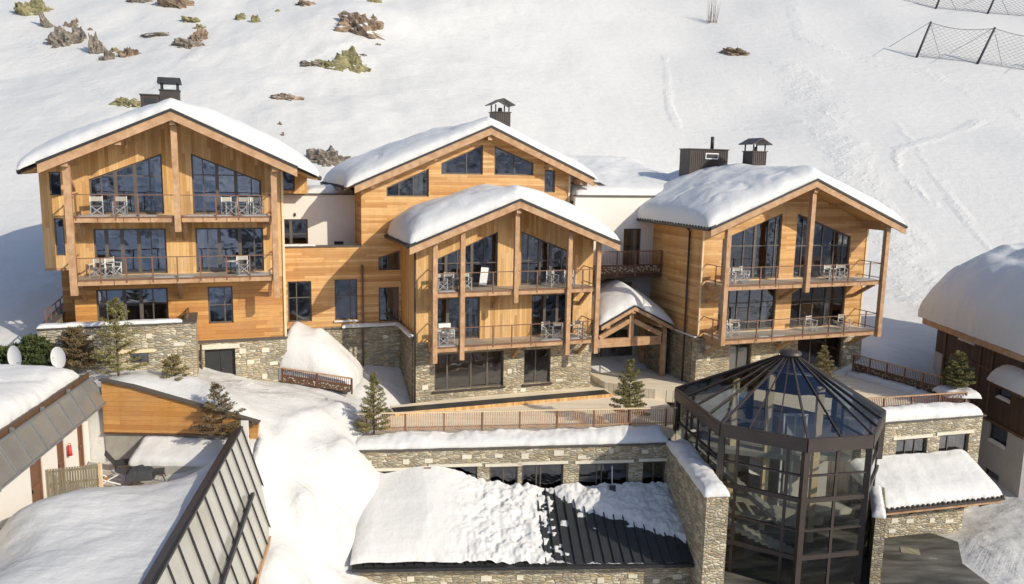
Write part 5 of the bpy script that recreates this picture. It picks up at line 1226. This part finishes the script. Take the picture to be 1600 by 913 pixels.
# dishes, shrubs
def dish(px, py, z, label, s=1.0, rz=.2):
    g = G(px, py, z); e = empty('satellite_dish', (g.x, g.y, z), rz, label, 'satellite dish', 'satellite dishes behind the low roof')
    m = MB(); k = 24; vs = [(0, .05*s, .45*s)]
    for r_, dep in ((.2, .085), (.33, .03), (.4, -.02)):
        vs += [(r_*s*.85**.8*math.cos(2*math.pi*i/k), dep*s*.5, .45*s+r_*s*1.35*math.sin(2*math.pi*i/k)) for i in range(k)]
    fs = [(0, 1+i, 1+(i+1) % k) for i in range(k)]
    for j in range(2): fs += [(1+j*k+i, 1+(j+1)*k+i, 1+(j+1)*k+(i+1) % k, 1+j*k+(i+1) % k) for i in range(k)]
    m.add(vs, fs, True); m.build('reflector', 'white_paint', e)
    MB().tube([(0, .12*s, .5*s), (0, .12*s, -.9)], .035).build('mast', 'metal_grey', e)
dish(92, 574, 4.55, 'white oval satellite dish, right one of two behind the low roof', .95, .05); dish(24, 574, 4.55, 'white oval satellite dish, left one of two, beside the shrub', 1.0, -.15)
def spruce(name, label, loc, H, R, seed, mat='needles', whorls=13, nb=7, dens=1.0, bare=.12, lean=(0, 0), pw=.85, drop=.0, leafy=1.0, cat='spruce', group='small spruces planted round the chalets'):
    rnd = random.Random(seed); e = empty(name, loc, 0, label, cat, group)
    tp = lambda h: Vector((lean[0]*(h/H)**1.3, lean[1]*(h/H)**1.3, h))
    MB().tube([tp(H*t) for t in (0, .25, .5, .75, 1)], .045*H/3, 6, .008).build('trunk', 'bark', e)
    V_ = []; F_ = []; tw = MB()
    def blade(p, d, l, wd):
        s_ = d.cross(Vector((rnd.uniform(-1, 1), rnd.uniform(-1, 1), rnd.uniform(-1, 1)))).normalized()*wd
        k = len(V_); q = p+d*l; V_.extend([p-s_*.6, p+d*l*.5-s_, q, p+d*l*.5+s_]); F_.append((k, k+1, k+2, k+3))
    def spray(p, d, l, n):
        for j in range(n):
            t = (j+.5)/n; o_ = p+d*l*t
            for q in range(7):
                rd = Vector((rnd.gauss(0, 1), rnd.gauss(0, 1), rnd.gauss(0, .7))).normalized()
                blade(o_, (d*.75+rd).normalized(), .12*(1.15-.35*t)*leafy, .0155*leafy)
    for wi in range(whorls):
        f = (wi+.5)/whorls; h = H*(bare+(1-bare)*f*.97); rl = R*(1-f)**pw
        if f > .86: rl = max(rl, R*.13)
        n_ = max(4, int(nb*(1-.35*f)))
        for b in range(n_):
            az = 2*math.pi*(b+rnd.random()*.7)/n_+wi*1.3; l = rl*rnd.uniform(.72, 1.15)
            up = (.15+.75*f-drop)*rnd.uniform(.7, 1.3)
            p = tp(h+rnd.uniform(-.5, .5)*H/whorls*.5); d = Vector((math.cos(az), math.sin(az), up)).normalized()
            n_s = max(2, int(l/.13*dens)); q = p.copy(); dd = d.copy()
            pts = [p]
            for s_ in range(n_s):
                q2 = q+dd*(l/n_s); pts.append(q2)
                spray(q, dd, l/n_s, 2)
                if s_ > 0 or n_s < 4:
                    for sg in (-1, 1):
                        side = dd.cross(Vector((0, 0, 1))).normalized()*sg
                        tl = (l*(1-s_/n_s)*.5+.07)*rnd.uniform(.6, 1.1); td = (dd*.8+side*.8+Vector((0, 0, rnd.uniform(-.1, .2)))).normalized()
                        spray(q2, td, tl, max(2, int(tl/.06*dens)))
                q = q2; dd = (dd+Vector((0, 0, .06*rnd.uniform(-1, 2)))).normalized()
            tw.tube(pts, .012*H/3, 4, .004)
    tw.build('branches', 'twig', e)
    m = MB(); m.add(V_, F_); m.build('needles', mat, e); return e
def gzt(px, py, z): g = G(px, py, z); return (g.x, g.y, z)
spruce('spruce_tree', 'tallest spruce, bare pale trunk and open crown, before the left stone terrace', (-17.75, 35.0, 3.7), 3.95, 1.2, 1, whorls=11, nb=5, pw=.7, dens=.7)
spruce('spruce_tree', 'brownish bushy spruce left of the tallest one', (-19.9, 35.5, 4.0), 2.1, .95, 2, 'needles_brown', whorls=9, nb=8, pw=.5)
spruce('spruce_tree', 'very small pale spruce right of the tallest one, against the terrace wall', (-15.5, 35.6, 3.6), 1.25, .62, 3, 'needles_pale', whorls=6, nb=6, pw=.5)
spruce('spruce_tree', 'spruce at the left end of the deck fence', (-6.65, 37.6, .35), 3.35, .95, 4, 'needles', whorls=12, nb=6, pw=.8, dens=.8)
spruce('spruce_tree', 'spruce at the right end of the deck fence near the atrium', (6.2, 40.0, .75), 3.3, 1.05, 5, 'needles', whorls=12, nb=6, pw=.75, dens=.85)
spruce('spruce_tree', 'little spruce between the atrium roof and the right chalet', (18.6, 46.2, 1.3), 2.3, .85, 6, 'needles_pale', whorls=9, nb=6)
spruce('spruce_tree', 'bushy spruce in a snowy planter at the right terrace corner', (25.0, 43.3, 1.8), 2.25, .95, 7, 'needles', whorls=10, nb=8, pw=.6)
spruce('spruce_tree', 'thin leaning spruce on the snow above the orange boarded wall', (-12.3, 32.9, 1.9), 2.35, 1.25, 8, 'needles_brown', whorls=8, nb=6, dens=.8, lean=(-.5, .5), pw=.9, drop=.15)
spruce('evergreen_shrub', 'dark green evergreen shrub on the snow at the left edge', (-21.6, 35.4, 4.2), 1.35, 1.0, 9, 'needles_dark', whorls=7, nb=11, pw=.35, bare=.05, dens=1.2, leafy=1.5, cat='shrub', group='shrubs at the left edge')
spruce('evergreen_shrub', 'smaller dark shrub behind the left satellite dish', (-22.9, 35.3, 4.1), 1.0, .8, 10, 'needles_dark', whorls=5, nb=9, pw=.35, bare=.05, leafy=1.5, cat='shrub', group='shrubs at the left edge')
spruce('low_juniper', 'low twiggy juniper half buried in snow between the dishes', (-20.9, 34.7, 4.3), .6, .9, 11, 'needles_dark', whorls=3, nb=7, pw=.3, bare=.05, dens=.6, cat='shrub', group='shrubs at the left edge')
pl = empty('planter', (25.0, 43.2, .95), 0, 'round planter heaped with snow under the terrace corner spruce', 'planter')
m = MB(); m.tube([(0, 0, 0), (0, 0, .75)], .62, 16, .72); m.build('tub', 'capping', pl)
o = snow_cap('planter_snow', None, -.95, .95, -.8, .8, lambda U, Vv: .72+U*0, .45, ru=.7, rf=.6, rb=.6, ef=.1, eu=.1, eb=.1, amp=.4, seed=141, mat='snow', res=.07, over=.1); o.parent = pl

# ================================================================== BALCONY FURNITURE
def chair_proto():
    e = empty('folding_chair', (0, 0, 0), 0, 'x', 'chair', 'white folding chairs on the balconies')
    m = MB(); s_ = .02
    for x in (-.26, .26):
        m.box(x-s_, x+s_, -.24, -.20, 0, .64); m.box(x-s_, x+s_, .2, .24, 0, .92); m.box(x-.03, x+.03, -.26, .24, .64, .67); m.box(x-s_, x+s_, -.2, .2, .04, .08)
    for y in (-.22, .22): m.beam((-.24, y, .06), (.24, y, .46), .035, .035, (0, 1, 0)); m.beam((.24, y+.03, .06), (-.24, y+.03, .46), .035, .035, (0, 1, 0))
    m.build('frame', 'white_paint', e); box('seat', 'canvas', e, -.25, .25, -.21, .21, .45, .475); box('backrest', 'canvas', e, -.26, .26, .235, .26, .68, .9)
    return e
cp_ = chair_proto(); used = [False]
def chair(Fm, u, v, z, rz, label):
    p = wld(Fm, u, v, z); e = cp_ if not used[0] else clone(cp_); used[0] = True
    e.location = p; e.rotation_euler = (0, 0, Fm[2]+rz); e['label'] = label; return e
CH = [(FA, 1.1, .75, 11.075, .15, 'white folding chair, leftmost on the tall left chalet top balcony'), (FA, 2.1, .75, 11.075, -.1, 'white folding chair, second from left on the top left balcony'),
      (FA, 7.0, .85, 11.075, .5, 'white folding chair, first of three on the top right balcony part of the left chalet'), (FA, 7.65, .75, 11.075, -.2, 'white folding chair, middle of three on the top balcony by the right post'), (FA, 8.35, .8, 11.075, .3, 'white folding chair, last of three beside the right post of the left chalet'),
      (FA, .95, .85, 8.105, -.3, 'white folding chair at the left end of the long lower balcony, left chalet'), (FA, 1.6, 1.25, 8.105, .9, 'white folding chair near the doors, left end of the long lower balcony'), (FA, 7.6, .9, 8.105, .2, 'white folding chair at the right end of the long lower balcony'),
      (FC, .55, .75, 7.015, .2, 'white folding chair in the left corner, upper balcony of the middle chalet'), (FC, 1.05, 1.1, 7.015, -.4, 'white folding chair behind the second post, upper middle balcony'), (FC, 1.95, .8, 7.015, .1, 'white folding chair just right of the second post, upper middle balcony'), (FC, 7.15, .85, 7.015, .3, 'white folding chair before the right gable window, upper middle balcony'), (FC, 8.2, .8, 7.015, -.2, 'white folding chair right of the fourth post, upper middle balcony'),
      (FC, .6, .7, 3.995, .1, 'white folding chair in the left corner, lower balcony of the middle chalet'), (FC, 1.15, 1.15, 3.995, 2.8, 'white folding chair turned to the room, lower middle balcony'), (FC, 6.95, .9, 3.995, .2, 'white folding chair before the right doors, lower middle balcony'), (FC, 7.45, .6, 3.995, -.5, 'white folding chair next to the fourth post, lower middle balcony'), (FC, 8.9, .75, 3.995, .2, 'white folding chair in the right corner, lower middle balcony'),
      (FD, .7, .8, 7.325, .2, 'white folding chair at the left end, upper balcony of the right chalet'), (FD, 1.4, .9, 7.325, -.2, 'second white folding chair from the left, upper balcony, right chalet'), (FD, 2.0, 1.2, 7.325, .6, 'third white folding chair from the left, upper balcony, right chalet'), (FD, 7.9, .8, 7.325, .1, 'white folding chair right of the middle post, upper balcony, right chalet'), (FD, 8.9, .9, 7.325, -.3, 'white folding chair near the right window, upper balcony, right chalet'),
      (FD, .7, .8, 4.195, .1, 'white folding chair at the left end, lower balcony of the right chalet'), (FD, 1.5, 1.1, 4.195, -.5, 'second white folding chair from the left, lower balcony, right chalet'), (FD, 6.9, .9, 4.195, .3, 'white folding chair before the right doors, lower balcony, right chalet'), (FD, 9.3, .8, 4.195, 0, 'white folding chair at the right end, lower balcony, right chalet')]
for c_ in CH: chair(*c_)
def table(Fm, u, v, z, label, g='small tables on the balconies'):
    p = wld(Fm, u, v, z); e = empty('balcony_table', p, 0, label, 'table', g)
    m = MB(); m.tube([(0, 0, .62), (0, 0, .66)], .36, 18); m.build('tabletop', 'canvas', e); m = MB(); m.tube([(0, 0, .02), (0, 0, .62)], .03); m.tube([(0, 0, 0), (0, 0, .02)], .22, 14); m.build('pedestal', 'metal_dark', e)
table(FA, 8.0, 1.3, 11.075, 'round table behind three chairs on the left chalet top balcony'); table(FA, 7.0, 1.1, 8.105, 'round table at the right of the long lower balcony')
table(FC, 1.4, .6, 7.015, 'round table among chairs on the upper middle balcony'); table(FC, 8.3, 1.2, 3.995, 'round table on the lower middle balcony, right side')
table(FD, 1.1, 1.3, 4.195, 'round table at the left of the lower balcony, right chalet'); table(FD, 8.4, 1.3, 7.325, 'round table at the right of the upper balcony, right chalet')
def rattan(u, v, rz, label):
    p = wld(FA, u, v, 4.955); e = empty('rattan_chair', p, FA[2]+rz, label, 'chair', 'rattan armchairs on the left terrace')
    m = MB(); vs = []; k = 12
    for z, r_ in ((.42, .3), (.75, .33), (1.05, .25)):
        vs += [(r_*math.cos(math.pi*(i/(k-1))), .05+r_*math.sin(math.pi*i/(k-1)), z) for i in range(k)]
    m.add(vs, [(j*k+i, j*k+i+1, (j+1)*k+i+1, (j+1)*k+i) for j in range(2) for i in range(k-1)], True); m.build('backrest', 'rattan', e)
    box('seat', 'rattan', e, -.3, .3, -.28, .28, .38, .45)
    for x in (-.25, .25):
        for y in (-.22, .22): box('leg', 'metal_dark', e, x-.02, x+.02, y-.02, y+.02, 0, .38)
rattan(2.55, .4, 0, 'rattan armchair, left one before the terrace doors'); rattan(3.45, .35, .1, 'rattan armchair, right one before the terrace doors')
e = empty('wooden_bench', wld(FA, 1.0, .7, 4.955), FA[2], 'small red-brown wooden bench at the left of the ground terrace', 'bench')
box('seat', 'rail', e, -.5, .5, -.25, .25, .4, .45); box('backrest', 'rail', e, -.5, .5, .2, .25, .5, 1.0); box('leg', 'rail', e, -.48, -.42, -.22, .22, 0, .4); box('leg', 'rail', e, .42, .48, -.22, .22, 0, .4)
e = empty('cushioned_chair', wld(FC, 1.0, 1.5, 3.995), FC[2], 'white cushioned armchair at the lower left doors of the middle chalet', 'armchair')
m = MB(); m.box(-.35, .35, -.3, .3, .3, .5); m.build('seat', 'white_paint', e); box('backrest', 'white_paint', e, -.35, .35, .15, .3, .5, .98)
for x in (-.33, .27): box('armrest', 'white_paint', e, x, x+.08, -.28, .14, .5, .68)
sg_ = MB(); sg_.box(-.22, .22, -.02, .02, 0, 1.0); sg_ = sg_.build('display_board', 'white_paint'); sg_.location = wld(FC, 3.1, 1.3, 7.15); sg_.rotation_euler = (0, .12, FC[2]); tag(sg_, 'narrow white board leaning by the left gable window of the middle chalet', 'board')
# manhole
g_ = G(1422, 861, -4.2); mh = MB(); mh.box(-.42, .42, -.3, .3, 0, .03); mh = mh.build('manhole_cover', 'wood_grey'); mh.location = (g_.x, g_.y, -4.225); mh.rotation_euler = (0, 0, -.35); tag(mh, 'rectangular pale cover plate set in the asphalt yard', 'manhole')

# ================================================================== HILLSIDE: ROCKS, NETS, BUSH
def rock(px, py, wpx, hpx, mat, label, seed, rot=0):
    h_ = hit(px, py); dep = h_.y; s = dep/F_PX; e = bpy.data.meshes.new('rock')
    import bmesh
    b = bmesh.new(); bmesh.ops.create_icosphere(b, subdivisions=4 if wpx > 12 else 3, radius=1)
    off = Vector((seed*7.3, seed*3.1, seed*1.7))
    for v in b.verts:
        n_ = v.co.normalized(); k = .72+.5*mn.noise(n_*1.6+off)+.3*abs(mn.noise(n_*4+off))+.22*mn.noise(n_*8+off)+.1*mn.noise(n_*19+off)
        q = n_*k; q.z += .12*round(q.z*3)/3
        v.co = Vector((q.x*wpx*s*.66, q.y*wpx*s*.4, q.z*hpx*s*.62))
    R_ = Matrix.Rotation(rot, 3, 'Y')
    for v in b.verts: v.co = R_ @ v.co
    b.to_mesh(e); b.free()
    e.materials.append(MATS[mat]); e.materials.append(MATS['snow'])
    for p in e.polygons:
        c_ = p.center
        if p.normal.z > .78 and mn.noise(c_*(1.6/(wpx*s+.1))+off) > .05: p.material_index = 1
        p.use_smooth = p.material_index == 1
    o = bpy.data.objects.new('rock', e); col.objects.link(o); o.location = (h_.x, h_.y, h_.z-hpx*s*.22); tag(o, label, 'rock', 'rocks on the snow slope'); return o
RK = [(58, 18, 38, 30, 'rock_green', 'big yellow-green block rock at the top left corner', 0), (80, 42, 11, 40, 'rock_grey', 'narrow slanting grey rock under the yellow-green block', -.45), (102, 67, 38, 32, 'rock_grey', 'broad grey-brown rock below the slanting one, top left', 0),
 (128, 60, 15, 28, 'rock_grey', 'upright oval grey rock right of the broad one', -.2), (113, 42, 9, 14, 'rock_brown', 'small dark rock between the slanting and oval rocks', .3), (121, 35, 5, 11, 'rock_brown', 'tiny dark sliver of rock above the oval one', -.3), (93, 45, 6, 8, 'rock_grey', 'tiny grey rock beside the slanting one', 0), (105, 40, 8, 8, 'rock_brown', 'tiny dark rock above the broad grey one', 0),
 (155, 82, 16, 50, 'rock_grey', 'tall dark crack of rock right of the oval rock', -.15), (168, 92, 14, 20, 'rock_grey', 'ragged grey rock at the foot of the tall crack', 0), (141, 47, 6, 5, 'rock_brown', 'tiny brown stone above the tall crack of rock', 0), (178, 80, 8, 12, 'rock_green', 'small greenish rock just right of the tall crack', .3), (187, 82, 6, 6, 'rock_grey', 'tiny round stone next to the small greenish rock', 0),
 (202, 86, 20, 20, 'rock_brown', 'reddish rock with a pointed tail left of centre top', 0), (215, 84, 10, 3, 'rock_brown', 'thin dark streak of rock beside the reddish one', 0), (245, 54, 26, 5, 'rock_grey', 'thin broken line of dark stones below the top edge rocks', -.1),
 (226, 1, 30, 12, 'rock_grey', 'dark rock cut by the top edge, left one', .1), (283, 6, 44, 18, 'rock_brown', 'long brown rock cut by the top edge, right of the dark one', .4), (302, 32, 20, 9, 'rock_green', 'flat greenish rock above the ragged outcrop', .2), (313, 44, 13, 9, 'rock_green', 'small greenish rock just above the ragged outcrop', 0),
 (310, 62, 22, 22, 'rock_brown', 'dark upper half of the ragged outcrop above the left chalet', .2), (295, 71, 34, 16, 'rock_grey', 'lighter lower half of the ragged outcrop above the left chalet', .1), (376, 30, 13, 12, 'rock_green', 'small green rock, left of two near the top', 0), (400, 34, 13, 13, 'rock_green', 'small green rock, right of two near the top', 0),
 (477, 7, 20, 8, 'rock_brown', 'small brown rock near the top edge between chalet roofs', 0), (434, 18, 5, 5, 'rock_green', 'tiny green stone beside the small brown top rock', 0), (558, 40, 52, 28, 'rock_brown', 'large brown angular boulder above the middle chalets', .1), (585, 30, 6, 10, 'rock_brown', 'tiny dark stone at the right shoulder of the brown boulder', -.2),
 (545, 100, 40, 40, 'rock_green', 'large mossy yellow-green boulder below the brown one', 0), (515, 101, 34, 14, 'rock_green', 'tapering left tail of the mossy boulder', .1), (485, 100, 24, 7, 'rock_grey', 'thin grey stones left of the mossy boulder', -.05), (447, 153, 30, 11, 'rock_brown', 'flat brown rock under a snow hollow above the left chalet', .1),
 (583, 2, 16, 7, 'rock_green', 'greenish stone at the top edge right of the brown boulder', 0), (591, 70, 6, 3, 'rock_grey', 'tiny dark stone between the two large boulders', 0), (567, 86, 8, 3, 'rock_grey', 'tiny grey stone above the mossy boulder', 0), (205, 163, 32, 15, 'rock_green', 'orange-green rock just left of the left chalet chimney', 0),
 (439, 195, 4, 9, 'rock_brown', 'upper tiny dark stone beside the left chalet roof', -.3), (442, 212, 4, 10, 'rock_brown', 'lower tiny dark stone beside the left chalet roof', 0), (1151, 83, 30, 10, 'rock_brown', 'lone brown rock on the open piste at right', .15)]
for i, r_ in enumerate(RK): rock(r_[0], r_[1], r_[2]*1.36, r_[3]*1.5, r_[4], r_[5], i+1, r_[6])
r_ = rock(510, 250, 56, 44, 'rock_grey', 'grey rock outcrop in the gap between the left and middle roofs', 77, -.2)
def dfence(P_, lens, label, group='safety nets across the piste'):
    B0 = hit(*P_[0]); e = empty('safety_net', B0, 0, label, 'net', group)
    bases = [hit(*p) for p in P_]; tops = []
    for b, (tx, ty) in zip(bases, lens): tops.append(AT(tx, ty, b.y))
    for b, t in zip(bases, tops): MB().tube([b-B0-(t-b)*.08, t-B0], .17, 7, .15).build('post', 'pole', e)
    for (b0, t0), (b1, t1) in zip(list(zip(bases, tops))[:-1], list(zip(bases, tops))[1:]):
        m = MB(); nu_ = int((b1-b0).length/.36); nh = 16; lo = .04
        def P(i, j):
            s = i/nu_; h = j/nh; a = b0.lerp(b1, s); c = t0.lerp(t1, s); sag = .10*math.sin(math.pi*s)
            q = a.lerp(c, lo+(.97-lo-sag)*h); return q-B0
        def rib(a, b, w_):
            s_ = Vector((0, 0, 1)).cross(b-a); s_ = Vector((0, .1, 1)).normalized()*w_ if abs((b-a).normalized().z) < .7 else Vector((w_, 0, 0)); m.add([a-s_, b-s_, b+s_, a+s_], [(0, 1, 2, 3)])
        for i in range(nu_):
            for j in range(nh):
                if (i+j) % 2 == 0: rib(P(i, j), P(i+1, j+1), .018)
                else: rib(P(i+1, j), P(i, j+1), .018)
        for i in range(nu_): rib(P(i, nh), P(i+1, nh), .04); rib(P(i, 0), P(i+1, 0), .03)
        m.build('netting', 'net', e)
    m = MB()
    for b, t in zip(bases, tops):
        m.tube([t-B0, b-B0+Vector((-4.5, -1.0, 1.2))], .03, 4); m.tube([b.lerp(t, .95)-B0, b-B0+Vector((3.2, -.5, -.3))], .03, 4)
    m.build('guy_lines', 'pole', e); return e
dfence([(1432, 90), (1527, 100), (1640, 118)], [(1455, 34), (1555, 43), (1672, 58)], 'brown safety net strung between two leaning dark posts, lower right net')
dfence([(1382, -6), (1462, 14), (1543, 22), (1640, 30)], [(1388, -28), (1476, -22), (1560, -16), (1660, -8)], 'upper safety net cut by the top edge at right')
h_ = hit(1110, 36); e = empty('bare_bush', h_, 0, 'leafless twiggy bush standing alone on the upper piste', 'bush')
if True:
    m = MB(); rnd = random.Random(3)
    for k in range(26):
        a = rnd.uniform(0, 6.28); r_ = rnd.uniform(.1, 1.1); hgt = rnd.uniform(1.8, 4.6); p = Vector((r_*math.cos(a), r_*math.sin(a)*.5, -.2)); q = p+Vector((rnd.uniform(-.5, .5), rnd.uniform(-.2, .2), hgt))
        m.tube([p, p.lerp(q, .5)+Vector((.05, 0, 0)), q], .028, 4, .01)
    m.build('stems', 'twig', e)

for (fm, a, b, c, d, z, t, lab) in ((FA, -1.4, 4.7, -1.02, -.5, 6.08, .16, 'thin snow on the stone parapet of the left terrace'), (FC, -7.5, -5.6, 5.42, 5.9, 9.08, .1, 'thin snow on the coping left of the middle chalets'), (FC, -4.2, -.8, 5.2, 5.48, 4.27, .2, 'snow on the stone ledge below the boarded link wall')):
    o = snow_cap('ledge_snow', None, a, b, c, d, lambda U, Vv: z+U*0, t, ru=.3, rf=.15, rb=.15, ef=.3, eb=.3, amp=.08, seed=int(z*9), mat='snow', res=.06, over=.02)
    o.location = (fm[0], fm[1], 0); o.rotation_euler = (0, 0, fm[2]); tag(o, lab, 'snow', 'snow banks on wall tops')
o = snow_cap('ledge_snow', None, -1.0, -.68, 1.8, 5.5, lambda U, Vv: 4.27+U*0, .16, ru=.12, rf=.3, rb=.3, ef=.3, eb=.3, eu=.3, amp=.08, seed=7, mat='snow', res=.06, over=.02)
o.location = (FC[0], FC[1], 0); o.rotation_euler = (0, 0, FC[2]); tag(o, 'snow on the ledge along the shaded left side of the forward middle chalet', 'snow', 'snow banks on wall tops')
